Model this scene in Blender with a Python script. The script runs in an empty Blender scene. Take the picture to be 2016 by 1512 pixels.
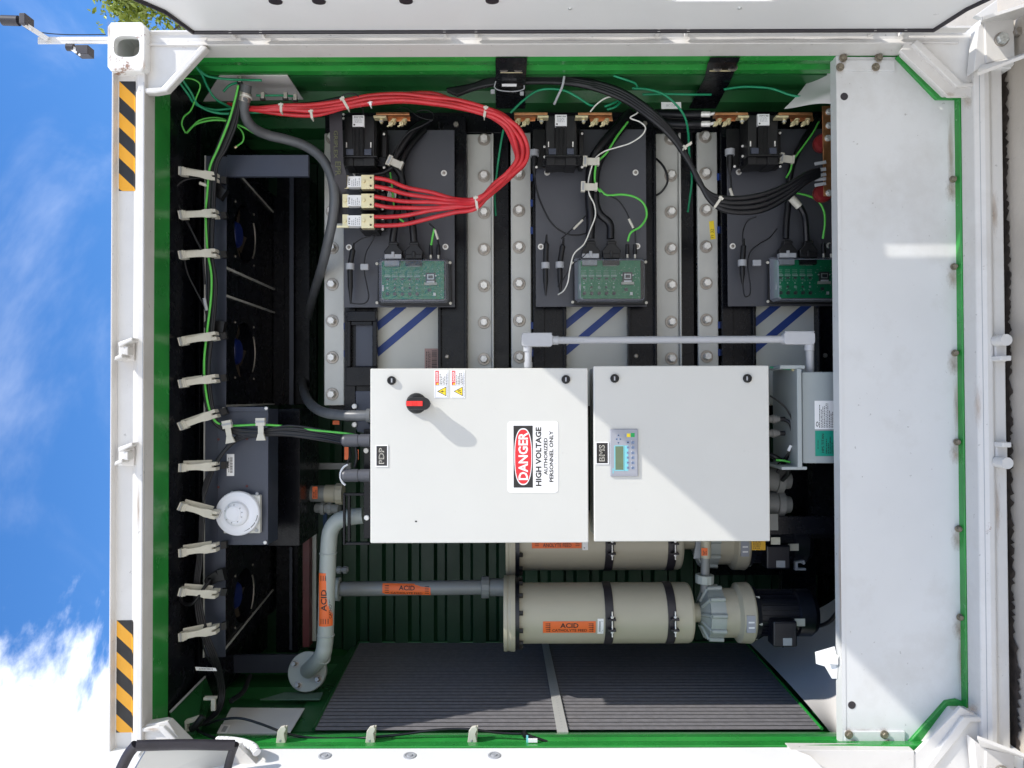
import bpy, bmesh, math, random
from mathutils import Vector, Matrix
random.seed(7)
S = bpy.context.scene
C = S.collection
# ---------------------------------------------------------------- camera (rolled a quarter turn, like the photograph)
F = 1514.0                      # focal length in photo pixels (2016 x 1512)
CAM = Vector((0.042, -2.46, 1.60))
YAW, ROLL = math.radians(0.87), math.radians(0.17)
fwd = Vector((math.sin(YAW), math.cos(YAW), 0))
side = Vector((math.cos(YAW), -math.sin(YAW), 0))      # world right = photo up
up0 = side.copy(); rt0 = Vector((0, 0, -1))
cu = (up0 * math.cos(ROLL) + rt0 * math.sin(ROLL)).normalized()
cr = (rt0 * math.cos(ROLL) - up0 * math.sin(ROLL)).normalized()
cam = bpy.data.cameras.new("camera"); camo = bpy.data.objects.new("camera", cam); C.objects.link(camo)
cam.sensor_width = 36; cam.lens = F / 2016 * 36; cam.clip_start = 0.05; cam.clip_end = 2000
M = Matrix(((cr.x, cu.x, -fwd.x, CAM.x), (cr.y, cu.y, -fwd.y, CAM.y), (cr.z, cu.z, -fwd.z, CAM.z), (0, 0, 0, 1)))
camo.matrix_world = M
S.camera = camo
S.render.resolution_x = 1024; S.render.resolution_y = 768
# ---------------------------------------------------------------- light
SUN = Vector((0.62, -0.33, 0.741)).normalized()        # direction towards the sun
w = bpy.data.worlds.new("World"); S.world = w; w.use_nodes = True
nt = w.node_tree; nt.nodes.clear(); N = nt.nodes.new; Lk = nt.links.new
wo = N('ShaderNodeOutputWorld'); bg = N('ShaderNodeBackground'); sky = N('ShaderNodeTexSky')
sky.sky_type = 'NISHITA'; sky.sun_disc = False
sky.sun_elevation = math.asin(SUN.z); sky.sun_rotation = math.atan2(SUN.x, SUN.y)
sky.air_density = 1.3; sky.dust_density = 0.2; sky.ozone_density = 4.0
bg.inputs[1].default_value = SKY = 0.15
tc = N('ShaderNodeTexCoord'); sep = N('ShaderNodeSeparateXYZ'); Lk(tc.outputs['Generated'], sep.inputs[0])
def math_(op, a, b, clamp=False):
    n = N('ShaderNodeMath'); n.operation = op; n.use_clamp = clamp
    for i, q in enumerate((a, b)):
        if hasattr(q, 'links'): Lk(q, n.inputs[i])
        elif q is not None: n.inputs[i].default_value = q
    return n.outputs[0]
zc = math_('MAXIMUM', sep.outputs[2], 0.08)
px_ = math_('DIVIDE', sep.outputs[0], zc); py_ = math_('DIVIDE', sep.outputs[1], zc)
cmb = N('ShaderNodeCombineXYZ'); Lk(px_, cmb.inputs[0]); Lk(py_, cmb.inputs[1])
def noise(vec, scale, detail, rough, dist=0.0):
    n = N('ShaderNodeTexNoise'); n.inputs['Scale'].default_value = scale; n.inputs['Detail'].default_value = detail
    n.inputs['Roughness'].default_value = rough; n.inputs['Distortion'].default_value = dist; Lk(vec, n.inputs['Vector']); return n.outputs[0]
def ramp(v, lo, hi):
    n = N('ShaderNodeMapRange'); n.interpolation_type = 'SMOOTHSTEP'; Lk(v, n.inputs[0]); n.inputs[1].default_value = lo; n.inputs[2].default_value = hi
    return n.outputs[0]
n1 = noise(cmb.outputs[0], 1.7, 10, 0.58, 0.3)
n2 = noise(cmb.outputs[0], 0.8, 7, 0.6, 0.8)
# thick cumulus to the left of the container, thin veil elsewhere
bias = math_('MULTIPLY', math_('ADD', sep.outputs[0], 0.24), -1.15)
back = math_('MULTIPLY', math_('MAXIMUM', math_('MULTIPLY', sep.outputs[1], -1.0), 0.0), 0.55)      # extra unseen cloud behind the viewer, added to brighten what faces it
thick = ramp(math_('ADD', math_('ADD', n1, bias), back), 0.52, 0.66)
veil = math_('MULTIPLY', ramp(math_('ADD', n2, math_('MULTIPLY', sep.outputs[0], 0.16)), 0.50, 0.78), 0.30)
cm = math_('MAXIMUM', thick, veil, True)
mix = N('ShaderNodeMixRGB'); Lk(cm, mix.inputs[0]); hs = N('ShaderNodeHueSaturation'); hs.inputs['Saturation'].default_value = 1.25; hs.inputs['Value'].default_value = 1.0; Lk(sky.outputs[0], hs.inputs['Color']); tn = N('ShaderNodeMixRGB'); tn.blend_type = 'MULTIPLY'; tn.inputs[0].default_value = 1; tn.inputs[2].default_value = (1.0, 1.04, 1.24, 1); Lk(hs.outputs[0], tn.inputs[1]); Lk(tn.outputs[0], mix.inputs[1]); mix.inputs[2].default_value = (11.0, 11.3, 11.9, 1)
Lk(mix.outputs[0], bg.inputs[0]); Lk(bg.outputs[0], wo.inputs[0])
sl = bpy.data.lights.new("sun", 'SUN'); so = bpy.data.objects.new("sun", sl); C.objects.link(so)
sl.energy = 4.3; sl.angle = math.radians(0.53); sl.color = (1.0, 0.955, 0.88)
so.rotation_euler = (-SUN).to_track_quat('-Z', 'Y').to_euler(); so.location = (3, -3, 6)
S.view_settings.view_transform = 'Standard'; S.view_settings.look = 'None'; S.view_settings.gamma = 1
S.view_settings.exposure = 0.20
S.render.engine = 'CYCLES'
S.cycles.max_bounces = 10; S.cycles.diffuse_bounces = 6

# ---------------------------------------------------------------- helpers
def P(px, py, Y):
    """the point at depth Y (metres behind the container's front face) seen at photo pixel px, py"""
    r = fwd * F + cr * (px - 1008) + cu * (756 - py)
    return CAM + r * ((Y - CAM.y) / r.y)
def k(Y): return (Y - CAM.y) / F
def L(c):    # sRGB 0-255 -> linear
    return tuple(((v / 255 / 12.92) if v / 255 <= 0.04045 else ((v / 255 + 0.055) / 1.055) ** 2.4) for v in c)
MATS = {}
def mat(name, col, rough=0.5, metal=0.0, spec=0.5, var=0.08, scale=12.0, bump=0.0, bscale=60.0, rust=0.0, dirt=0.0, trans=0.0, alpha=1.0, coat=0.0):
    if name in MATS: return MATS[name]
    m = bpy.data.materials.new(name); m.use_nodes = True; t = m.node_tree; b = t.nodes['Principled BSDF']
    tcn = t.nodes.new('ShaderNodeTexCoord'); src = tcn.outputs['Object']
    def nz(sc, det=5.0, ro=0.6):
        n = t.nodes.new('ShaderNodeTexNoise'); n.inputs['Scale'].default_value = sc; n.inputs['Detail'].default_value = det
        n.inputs['Roughness'].default_value = ro; t.links.new(src, n.inputs['Vector']); return n.outputs[0]
    def mr(v, a, bb, c=0.0, d=1.0):
        n = t.nodes.new('ShaderNodeMapRange'); t.links.new(v, n.inputs[0])
        for i, q in zip((1, 2, 3, 4), (a, bb, c, d)): n.inputs[i].default_value = q
        return n.outputs[0]
    def mx(f, a, bcol):
        n = t.nodes.new('ShaderNodeMixRGB'); t.links.new(f, n.inputs[0])
        if isinstance(a, tuple): n.inputs[1].default_value = (*a, 1)
        else: t.links.new(a, n.inputs[1])
        n.inputs[2].default_value = (*bcol, 1); return n.outputs[0]
    dark = tuple(c * (1 - var) for c in col); lite = tuple(min(1, c * (1 + var)) for c in col)
    out = mx(mr(nz(scale), 0.3, 0.7), dark, lite)
    if dirt > 0: out = mx(mr(nz(3.1, 8, 0.7), 0.5, 0.85, 0, dirt), out, (0.27, 0.23, 0.18))
    if dirt > 0: out = mx(mr(nz(55, 3, 0.6), 0.69, 0.73, 0, dirt * 1.2), out, (0.12, 0.10, 0.09))
    if rust > 0: out = mx(mr(nz(7, 9, 0.78), 0.66, 0.72, 0, rust), out, (0.19, 0.07, 0.022))
    t.links.new(out, b.inputs['Base Color'])
    t.links.new(mr(nz(scale * 2.3), 0.2, 0.8, max(0.02, rough - 0.09), min(1, rough + 0.09)), b.inputs['Roughness'])
    b.inputs['Metallic'].default_value = metal; b.inputs['Specular IOR Level'].default_value = spec
    if trans: b.inputs['Transmission Weight'].default_value = trans; b.inputs['IOR'].default_value = 1.45
    if alpha < 1: b.inputs['Alpha'].default_value = alpha
    if coat: b.inputs['Coat Weight'].default_value = coat; b.inputs['Coat Roughness'].default_value = 0.1
    if bump:
        bn = t.nodes.new('ShaderNodeBump'); bn.inputs['Strength'].default_value = bump; bn.inputs['Distance'].default_value = 0.002
        t.links.new(nz(bscale, 3), bn.inputs['Height']); t.links.new(bn.outputs[0], b.inputs['Normal'])
    MATS[name] = m; return m
white = mat('white_container_paint', (0.61, 0.595, 0.57), 0.40, var=0.05, scale=3, bump=0.15, bscale=30, rust=0.75, dirt=0.34)
whitec = mat('white_door_paint', (0.76, 0.76, 0.755), 0.35, var=0.02, scale=2, bump=0.10, bscale=25, dirt=0.05)
kickm = mat('white_kick_panel_paint', (0.61, 0.62, 0.62), 0.40, var=0.045, scale=2, bump=0.12, bscale=6, dirt=0.38, rust=0.30)
cabm = mat('light_grey_cabinet_paint', (0.545, 0.545, 0.515), 0.45, var=0.025, scale=2.2, bump=0.10, bscale=7, dirt=0.05)
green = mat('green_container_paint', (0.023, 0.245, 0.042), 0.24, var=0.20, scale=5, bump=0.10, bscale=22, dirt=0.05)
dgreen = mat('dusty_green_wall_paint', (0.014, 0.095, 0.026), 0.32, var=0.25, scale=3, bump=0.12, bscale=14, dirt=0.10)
black = mat('black_satin_steel', (0.0035, 0.004, 0.0065), 0.26, spec=0.22, var=0.25, scale=8, bump=0.12, bscale=35, dirt=0.03)
blackp = mat('black_plastic', (0.009, 0.009, 0.010), 0.42, spec=0.35, var=0.2, scale=20)
slate = mat('slate_grey_coated_steel', (0.036, 0.043, 0.066), 0.42, var=0.12, scale=3, bump=0.05, bscale=300)
platem = mat('charcoal_mounting_plate', (0.060, 0.062, 0.074), 0.46, var=0.06, scale=4, bump=0.10, bscale=500)
zinc = mat('galvanised_steel', (0.47, 0.47, 0.44), 0.42, 0.2, var=0.12, scale=3, bump=0.05, bscale=60, dirt=0.10)
beige = mat('beige_stack_plate', (0.50, 0.50, 0.455), 0.55, var=0.05, scale=3, dirt=0.08)
washm = mat('washer_steel', (0.33, 0.30, 0.265), 0.36, 0.6, var=0.2, scale=60)
boltm = mat('bolt_steel', (0.74, 0.72, 0.68), 0.36, 0.25, var=0.15, scale=90)
brass = mat('yellow_zinc_brass', (0.70, 0.62, 0.38), 0.32, 0.55, var=0.10, scale=20)
copper = mat('copper_busbar', (0.50, 0.24, 0.11), 0.33, 0.85, var=0.3, scale=25)
blue = mat('blue_stripe_paint', (0.008, 0.038, 0.20), 0.5, var=0.08)
redm = mat('red_cable_jacket', (0.52, 0.022, 0.030), 0.38, var=0.15, scale=25, bump=0.2, bscale=120, dirt=0.03)
blkc = mat('black_cable_jacket', (0.007, 0.007, 0.009), 0.34, spec=0.35, var=0.25, scale=30, bump=0.15, bscale=150)
grnc = mat('green_wire_jacket', (0.006, 0.24, 0.11), 0.45, var=0.15, scale=30)
gynw = mat('bright_green_wire_jacket', (0.10, 0.50, 0.07), 0.42, var=0.1, scale=30)
whtw = mat('white_wire_jacket', (0.68, 0.67, 0.62), 0.5, var=0.05, scale=40)
greyh = mat('grey_flexible_conduit', (0.092, 0.097, 0.104), 0.42, var=0.15, scale=14)
pvcg = mat('grey_pvc', (0.40, 0.41, 0.43), 0.36, var=0.03, scale=8)
pvcd = mat('mid_grey_pvc', (0.19, 0.20, 0.20), 0.38, var=0.06, scale=8)
polyp = mat('beige_polypropylene', (0.40, 0.37, 0.285), 0.42, var=0.04, scale=4, bump=0.05, bscale=30, dirt=0.04)
polyg = mat('grey_green_polypropylene', (0.33, 0.36, 0.34), 0.40, var=0.05, scale=4, bump=0.06, bscale=30)
clipm = mat('ivory_nylon_clip', (0.55, 0.53, 0.46), 0.42, var=0.05, scale=30)
tiem = mat('grey_label_wrap', (0.34, 0.35, 0.37), 0.5, var=0.06, scale=60)
orange = mat('orange_label', (0.74, 0.135, 0.026), 0.5, var=0.04, scale=20)
ink = mat('black_ink', (0.016, 0.014, 0.013), 0.55, var=0.1)
paper = mat('white_label', (0.78, 0.78, 0.78), 0.4, var=0.02)
lred = mat('red_label_ink', (0.62, 0.016, 0.024), 0.4, var=0.05)
yel = mat('yellow_label', (0.83, 0.62, 0.02), 0.45, var=0.04)
haz = mat('amber_hazard_tape', (0.80, 0.37, 0.008), 0.4, var=0.04, dirt=0.05)
maroon = mat('dark_red_primer', (0.085, 0.014, 0.016), 0.5, var=0.15, scale=9)
pcb = mat('green_circuit_board', (0.002, 0.21, 0.085), 0.35, var=0.12, scale=90)
chip = mat('chip_black', (0.05, 0.05, 0.05), 0.4)
silver = mat('solder_silver', (0.55, 0.57, 0.55), 0.35, 0.5, var=0.3, scale=200)
gask = mat('black_rubber_gasket', (0.022, 0.019, 0.024), 0.48, var=0.15, scale=20, bump=0.1, bscale=60)
smokew = mat('white_detector_plastic', (0.74, 0.75, 0.80), 0.35, var=0.015)
redk = mat('red_plastic', (0.72, 0.018, 0.012), 0.35, var=0.05)
filt = mat('dark_filter_slats', (0.160, 0.155, 0.165), 0.6, var=0.15, scale=40, bump=0.2, bscale=120, dirt=0.15)
wallm = mat('shade_darkened_bulkhead_green', (0.007, 0.045, 0.018), 0.4, var=0.3, scale=3, bump=0.12, bscale=14, dirt=0.08)  # darker than the other wall green: the bay's shade is put into the colour
castm = mat('chipped_white_casting', (0.74, 0.74, 0.72), 0.42, var=0.05, scale=6, bump=0.3, bscale=60, rust=0.9, dirt=0.3)
for n_ in castm.node_tree.nodes:
    if n_.type == 'MAP_RANGE' and abs(n_.inputs[1].default_value - 0.66) < 1e-4: n_.inputs[1].default_value = 0.60; n_.inputs[2].default_value = 0.64
teal = mat('teal_label', (0.004, 0.26, 0.18), 0.45, var=0.03)
insul = mat('white_sheet_lining', (0.60, 0.585, 0.57), 0.55, var=0.06, scale=2, bump=0.6, bscale=7)
navy = mat('navy_motor_paint', (0.004, 0.005, 0.010), 0.38, var=0.2, scale=10)
bark = mat('tree_bark', (0.10, 0.075, 0.05), 0.85, var=0.35, scale=9, bump=0.6, bscale=20)
leafm = mat('leaf_green', (0.20, 0.25, 0.030), 0.5, var=0.6, scale=1.6)
leafm.node_tree.nodes['Principled BSDF'].inputs['Subsurface Weight'].default_value = 0.0
glassm = mat('clear_polycarbonate', (0.80, 0.84, 0.90), 0.06, alpha=0.13, var=0.02)
gt = glassm.node_tree; gt.nodes.clear(); go_ = gt.nodes.new('ShaderNodeOutputMaterial'); gm = gt.nodes.new('ShaderNodeMixShader'); gtr = gt.nodes.new('ShaderNodeBsdfTransparent'); ggl = gt.nodes.new('ShaderNodeBsdfGlossy'); gf = gt.nodes.new('ShaderNodeFresnel')
gf.inputs[0].default_value = 1.65; ggl.inputs['Roughness'].default_value = 0.08; gtr.inputs[0].default_value = (0.90, 0.92, 0.95, 1)
gn = gt.nodes.new('ShaderNodeTexNoise'); gn.inputs['Scale'].default_value = 14; gb = gt.nodes.new('ShaderNodeBump'); gb.inputs['Strength'].default_value = 0.25; gb.inputs['Distance'].default_value = 0.01; gt.links.new(gn.outputs[0], gb.inputs['Height']); gt.links.new(gb.outputs[0], ggl.inputs['Normal'])
gt.links.new(gf.outputs[0], gm.inputs[0]); gt.links.new(gtr.outputs[0], gm.inputs[1]); gt.links.new(ggl.outputs[0], gm.inputs[2]); gt.links.new(gm.outputs[0], go_.inputs[0])
glasse = mat('clear_lid_edge', (0.36, 0.38, 0.44), 0.15, alpha=0.55, var=0.05)
insr = mat('red_insulator_resin', (0.15, 0.012, 0.014), 0.4)
duskg = mat('dusty_dark_grey_plastic', (0.13, 0.13, 0.125), 0.5, var=0.15)
pcbs = mat('board_print', (0.30, 0.42, 0.36), 0.4, var=0.3, scale=200)
scuff = None
dirtyb = mat('weathered_bolt', (0.20, 0.175, 0.13), 0.5, 0.4, var=0.4, scale=120, rust=0.8)
rustst = mat('rust_stain', (0.30, 0.17, 0.075), 0.7, var=0.3, scale=30)
t_ = rustst.node_tree; b_ = t_.nodes['Principled BSDF']; tc_ = t_.nodes.new('ShaderNodeTexCoord'); ln = t_.nodes.new('ShaderNodeVectorMath'); ln.operation = 'LENGTH'; t_.links.new(tc_.outputs['UV'], ln.inputs[0])
nz_ = t_.nodes.new('ShaderNodeTexNoise'); nz_.inputs['Scale'].default_value = 3.2; nz_.inputs['Detail'].default_value = 7; nz_.inputs['Roughness'].default_value = .7; t_.links.new(tc_.outputs['UV'], nz_.inputs['Vector'])
ad = t_.nodes.new('ShaderNodeMath'); ad.operation = 'SUBTRACT'; t_.links.new(nz_.outputs[0], ad.inputs[0]); m2 = t_.nodes.new('ShaderNodeMath'); m2.operation = 'MULTIPLY'; m2.inputs[1].default_value = .62; t_.links.new(ln.outputs['Value'], m2.inputs[0]); t_.links.new(m2.outputs[0], ad.inputs[1])
mp_ = t_.nodes.new('ShaderNodeMapRange'); mp_.inputs[1].default_value = 0.0; mp_.inputs[2].default_value = .5; mp_.inputs[4].default_value = .42; t_.links.new(ad.outputs[0], mp_.inputs[0]); t_.links.new(mp_.outputs[0], b_.inputs['Alpha'])
fanblue = mat('blue_fan_hub', (0.004, 0.014, 0.11), 0.4)
fanbr = mat('brown_fan_blade', (0.045, 0.034, 0.024), 0.45)
lcd = mat('grey_green_lcd', (0.12, 0.17, 0.10), 0.2)
hmim = mat('grey_panel_plastic', (0.30, 0.31, 0.35), 0.45, var=0.03)
cyan = mat('cyan_key_foil', (0.18, 0.52, 0.58), 0.45)
keyb = mat('pale_blue_keys', (0.20, 0.27, 0.42), 0.45)
conc = mat('pale_concrete', (0.47, 0.425, 0.365), 0.85, var=0.12, scale=2.2, bump=0.5, bscale=45, dirt=0.30)
soil = mat('damp_dirt', (0.060, 0.047, 0.038), 0.9, var=0.6, scale=25, bump=0.8, bscale=50)
pinkl = mat('faded_pink_label', (0.36, 0.23, 0.20), 0.5)
blueg = mat('blue_grey_transformer_paint', (0.30, 0.335, 0.34), 0.42, var=0.03, scale=6)

class MB:
    def __init__(s): s.v = []; s.f = []; s.mi = []; s.sm = []; s.ms = []
    def add(s, vs, fs, m, smooth=False):
        if m not in s.ms: s.ms.append(m)
        i = s.ms.index(m); n = len(s.v); s.v += [Vector(q) for q in vs]
        for q in fs: s.f.append(tuple(n + a for a in q)); s.mi.append(i); s.sm.append(smooth)
        return s
    def box(s, x0, x1, y0, y1, z0, z1, m):
        x0, x1 = sorted((x0, x1)); y0, y1 = sorted((y0, y1)); z0, z1 = sorted((z0, z1))
        v = [(x, y, z) for z in (z0, z1) for y in (y0, y1) for x in (x0, x1)]
        return s.add(v, [(0, 2, 3, 1), (4, 5, 7, 6), (0, 1, 5, 4), (2, 6, 7, 3), (0, 4, 6, 2), (1, 3, 7, 5)], m)
    def pb(s, px0, px1, py0, py1, Y, d, m):
        a = P((px0 + px1) / 2, py0, Y).x; b = P((px0 + px1) / 2, py1, Y).x
        c = P(px0, (py0 + py1) / 2, Y).z; e = P(px1, (py0 + py1) / 2, Y).z
        return s.box(a, b, Y, Y + d, c, e, m)
    def prism(s, pts, Y, d, m, Y2=None):
        """polygon given in photo pixels at depth Y, thickness d going back"""
        q = [P(a, b, Y) for a, b in pts]; n = len(q)
        ar = sum(q[i].x * q[(i + 1) % n].z - q[(i + 1) % n].x * q[i].z for i in range(n))
        if ar < 0: q.reverse()
        bk = [v + Vector((0, d, 0)) for v in q]
        fs = [tuple(range(n)), tuple(range(2 * n - 1, n - 1, -1))]
        fs += [(i, i + n, (i + 1) % n + n, (i + 1) % n) for i in range(n)]
        return s.add(q + bk, fs, m)
    def loft(s, secs, m, caps=True, smooth=False, close=True):
        n = len(secs[0]); vs = [p for q in secs for p in q]; fs = []
        for a in range(len(secs) - 1):
            for i in range(n if close else n - 1):
                j = (i + 1) % n; fs.append((a * n + i, a * n + j, (a + 1) * n + j, (a + 1) * n + i))
        s.add(vs, fs, m, smooth)
        if caps: s.add(list(secs[0]), [tuple(range(n - 1, -1, -1))], m); s.add(list(secs[-1]), [tuple(range(n))], m)
        return s
    def extr(s, prof, a, b, axis, m, smooth=False, close=True):
        """extrude a closed 2-D profile along 'x' (prof = y,z) or 'z' (prof = x,y)"""
        f = (lambda t: [Vector((t, p, q)) for p, q in prof]) if axis == 'x' else (lambda t: [Vector((p, q, t)) for p, q in prof])
        return s.loft([f(a), f(b)], m, caps=close, smooth=smooth, close=close)
    def frame(s, ax):
        ax = ax.normalized(); u = ax.cross(Vector((0, 0, 1)) if abs(ax.z) < 0.9 else Vector((1, 0, 0))).normalized()
        return u, ax.cross(u)
    def lathe(s, o, ax, prof, m, n=28, smooth=True, ph=0.0):
        o = Vector(o); ax = Vector(ax).normalized(); u, v = s.frame(ax); secs = []
        for t, r in prof:
            secs.append([o + ax * t + (u * math.cos(ph + 2 * math.pi * i / n) + v * math.sin(ph + 2 * math.pi * i / n)) * max(r, 1e-5) for i in range(n)])
        # hard edges: one band per profile step, not welded to its neighbours
        if smooth:
            for a in range(len(secs) - 1): s.loft([secs[a], secs[a + 1]], m, caps=False, smooth=True)
        else: s.loft(secs, m, caps=False, smooth=False)
        s.add(secs[0], [tuple(range(n - 1, -1, -1))], m); s.add(secs[-1], [tuple(range(n))], m)
        return s
    def cyl(s, a, b, r, m, n=20, r2=None, smooth=True, ph=0.0):
        a = Vector(a); b = Vector(b); return s.lathe(a, b - a, [(0, r), ((b - a).length, r if r2 is None else r2)], m, n, smooth, ph)
    def tube(s, pts, r, m, n=8, sub=8, flat=1.0):
        pts = [Vector(p) for p in pts]
        if len(pts) > 2:
            q = [pts[0] * 2 - pts[1]] + pts + [pts[-1] * 2 - pts[-2]]; out = []
            for i in range(1, len(q) - 2):
                for j in range(sub):
                    t = j / sub; a, b, c, d = q[i - 1], q[i], q[i + 1], q[i + 2]
                    out.append(0.5 * ((2 * b) + (c - a) * t + (2 * a - 5 * b + 4 * c - d) * t * t + (3 * b - a - 3 * c + d) * t ** 3))
            out.append(pts[-1]); pts = out
        u = None; secs = []
        for i, p in enumerate(pts):
            t = (pts[min(i + 1, len(pts) - 1)] - pts[max(i - 1, 0)]).normalized()
            if u is None: u, _ = s.frame(t)
            u = (u - t * u.dot(t)).normalized(); v = t.cross(u)
            rr = r[0] + (r[1] - r[0]) * i / (len(pts) - 1) if isinstance(r, tuple) else r
            secs.append([p + (u * math.cos(2 * math.pi * a / n) + v * math.sin(2 * math.pi * a / n) * flat) * rr for a in range(n)])
        return s.loft(secs, m, smooth=True)
    def bar(s, a, b, w, t, m, up=(0, -1, 0), w2=None):
        """flat bar from a to b, width w across, thickness t along up"""
        a = Vector(a); b = Vector(b); d = (b - a).normalized(); up = Vector(up); up = (up - d * up.dot(d)).normalized(); x = d.cross(up)
        def sec(p, ww): return [p + x * ww / 2 - up * t / 2, p - x * ww / 2 - up * t / 2, p - x * ww / 2 + up * t / 2, p + x * ww / 2 + up * t / 2]
        return s.loft([sec(a, w), sec(b, w2 or w)], m)
    def bolt(s, c, r, h=None, ax=(0, -1, 0), washer=None, m=None, wm=None, ph=0.3):
        c = Vector(c); ax = Vector(ax).normalized(); m = m or boltm; h = h or r * 0.9
        if washer: s.lathe(c, ax, [(-0.001, washer), (r * 0.2, washer), (r * 0.25, washer * 0.93)], wm or washm, 24)
        s.lathe(c, ax, [(0, r), (h * 0.85, r), (h, r * 0.86)], m, 6, smooth=False, ph=ph)
        return s
    def screw(s, c, r, ax=(0, -1, 0), m=None):
        c = Vector(c); s.lathe(c, ax, [(-0.001, r), (r * 0.25, r), (r * 0.55, r * 0.7), (r * 0.6, r * 0.45), (r * 0.4, r * 0.40)], m or boltm, 16); return s
    def grid(s, o, u, v, nu, nv, m, warp=None):
        o = Vector(o); u = Vector(u); v = Vector(v)
        vs = [o + u * (i / nu) + v * (j / nv) for j in range(nv + 1) for i in range(nu + 1)]
        if warp: vs = [warp(q) for q in vs]
        return s.add(vs, [(j * (nu + 1) + i, j * (nu + 1) + i + 1, (j + 1) * (nu + 1) + i + 1, (j + 1) * (nu + 1) + i) for j in range(nv) for i in range(nu)], m)
    def text(s, st, px0, px1, py0, py1, Y, m, o='v', bold=0.0, warp=None):
        """letters filling the photo rectangle; o='v' upright on the container, 'h' turned to run down it"""
        a = P((px0 + px1) / 2, py0, Y).x; b = P((px0 + px1) / 2, py1, Y).x
        c = P(px0, (py0 + py1) / 2, Y).z; e = P(px1, (py0 + py1) / 2, Y).z
        x0, x1 = min(a, b), max(a, b); z0, z1 = min(c, e), max(c, e)
        vs, fs = textmesh(st, bold) if not warp else cutmesh(st, bold, o)
        if o == 'v': q = [Vector((x0 + u * (x1 - x0), Y, z0 + v * (z1 - z0))) for u, v in vs]
        elif o == 'h': q = [Vector((x0 + v * (x1 - x0), Y, z1 - u * (z1 - z0))) for u, v in vs]
        if warp: q = [warp(p) for p in q]
        return s.add(q, fs, m)
    def build(s, name, parent=None, bevel=0.0, label=None, seg=2):
        me = bpy.data.meshes.new(name); off = WL.get(parent.name, Vector()) if parent else Vector()
        o = bpy.data.objects.new(name, me)
        me.from_pydata([tuple(v - off) for v in s.v], [], s.f)
        for m in s.ms: me.materials.append(m)
        me.polygons.foreach_set('material_index', s.mi); me.polygons.foreach_set('use_smooth', s.sm); me.update()
        C.objects.link(o)
        if parent: o.parent = parent
        WL[o.name] = off.copy()
        if bevel:
            b = o.modifiers.new('bevel', 'BEVEL'); b.width = bevel; b.segments = seg; b.limit_method = 'ANGLE'; b.angle_limit = math.radians(40)
        if label: o['label'] = label
        return o
    def solo(s, name, label, cat, group=None, bevel=0.0):
        """a thing that is one mesh, its origin at its own base"""
        lo = Vector((min(v.x for v in s.v), min(v.y for v in s.v), min(v.z for v in s.v))); hi = Vector((max(v.x for v in s.v), max(v.y for v in s.v), max(v.z for v in s.v)))
        c = Vector(((lo.x + hi.x) / 2, (lo.y + hi.y) / 2, lo.z)); s.v = [v - c for v in s.v]
        o = s.build(name, None, bevel); o.location = c; WL[o.name] = c; tag(o, label, cat, group); return o
WL = {}; TX = {}
def tag(o, label, cat=None, group=None, kind=None):
    o['label'] = label
    if cat: o['category'] = cat
    if group: o['group'] = group
    if kind: o['kind'] = kind
def thing(name, label, cat, loc, group=None):
    o = bpy.data.objects.new(name, None); o.empty_display_size = 0.05; C.objects.link(o); o.location = loc; WL[o.name] = Vector(loc)
    tag(o, label, cat, group); return o
def struct(mb, name, label=None):
    o = mb.build(name); o['kind'] = 'structure'; o['label'] = label or name; return o
def dup(root, delta, label, skip=()):
    r = root.copy(); C.objects.link(r); r.location = root.location + Vector(delta); r['label'] = label
    WL[r.name] = Vector(r.location)
    for ch in list(root.children):
        if ch.name.split('.')[0] in skip: continue
        c = ch.copy(); C.objects.link(c); c.parent = r
        for g in ch.children: d = g.copy(); C.objects.link(d); d.parent = c
    return r
def textmesh(st, bold):
    if (st, bold) in TX: return TX[(st, bold)]
    cu_ = bpy.data.curves.new('t', 'FONT'); cu_.body = st; cu_.offset = bold; cu_.resolution_u = 2; cu_.space_line = 0.95
    if '\n' in st: cu_.align_x = 'CENTER'
    o = bpy.data.objects.new('t', cu_); C.objects.link(o); bpy.context.view_layer.update()
    e = o.evaluated_get(bpy.context.evaluated_depsgraph_get()); me = e.to_mesh()
    vs = [(v.co.x, v.co.y) for v in me.vertices]; fs = [tuple(p.vertices) for p in me.polygons]
    e.to_mesh_clear(); bpy.data.objects.remove(o); bpy.data.curves.remove(cu_)
    x0 = min(v[0] for v in vs); x1 = max(v[0] for v in vs); y0 = min(v[1] for v in vs); y1 = max(v[1] for v in vs)
    vs = [((x - x0) / (x1 - x0), (y - y0) / (y1 - y0)) for x, y in vs]
    TX[(st, bold)] = (vs, fs); return vs, fs
def cutmesh(st, bold, o):
    key = (st, bold, 'cut', o)
    if key in TX: return TX[key]
    vs, fs = textmesh(st, bold); bm = bmesh.new(); vv = [bm.verts.new((u, v, 0)) for u, v in vs]
    for f in fs:
        try: bm.faces.new([vv[i] for i in f])
        except ValueError: pass
    for i in range(1, 10):
        bmesh.ops.bisect_plane(bm, geom=bm.verts[:] + bm.edges[:] + bm.faces[:], plane_co=(0, i / 10, 0), plane_no=(0, 1, 0))
    bm.verts.index_update()
    TX[key] = ([(v.co.x, v.co.y) for v in bm.verts], [tuple(v.index for v in f.verts) for f in bm.faces]); bm.free(); return TX[key]
def wire(pts, r, m, name, label, cat='cable', group=None, n=8, sub=8, extra=None):
    b = MB(); b.tube([P(*p) for p in pts], r, m, n, sub)
    if extra: extra(b)
    return b.solo(name, label, cat, group)
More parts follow.
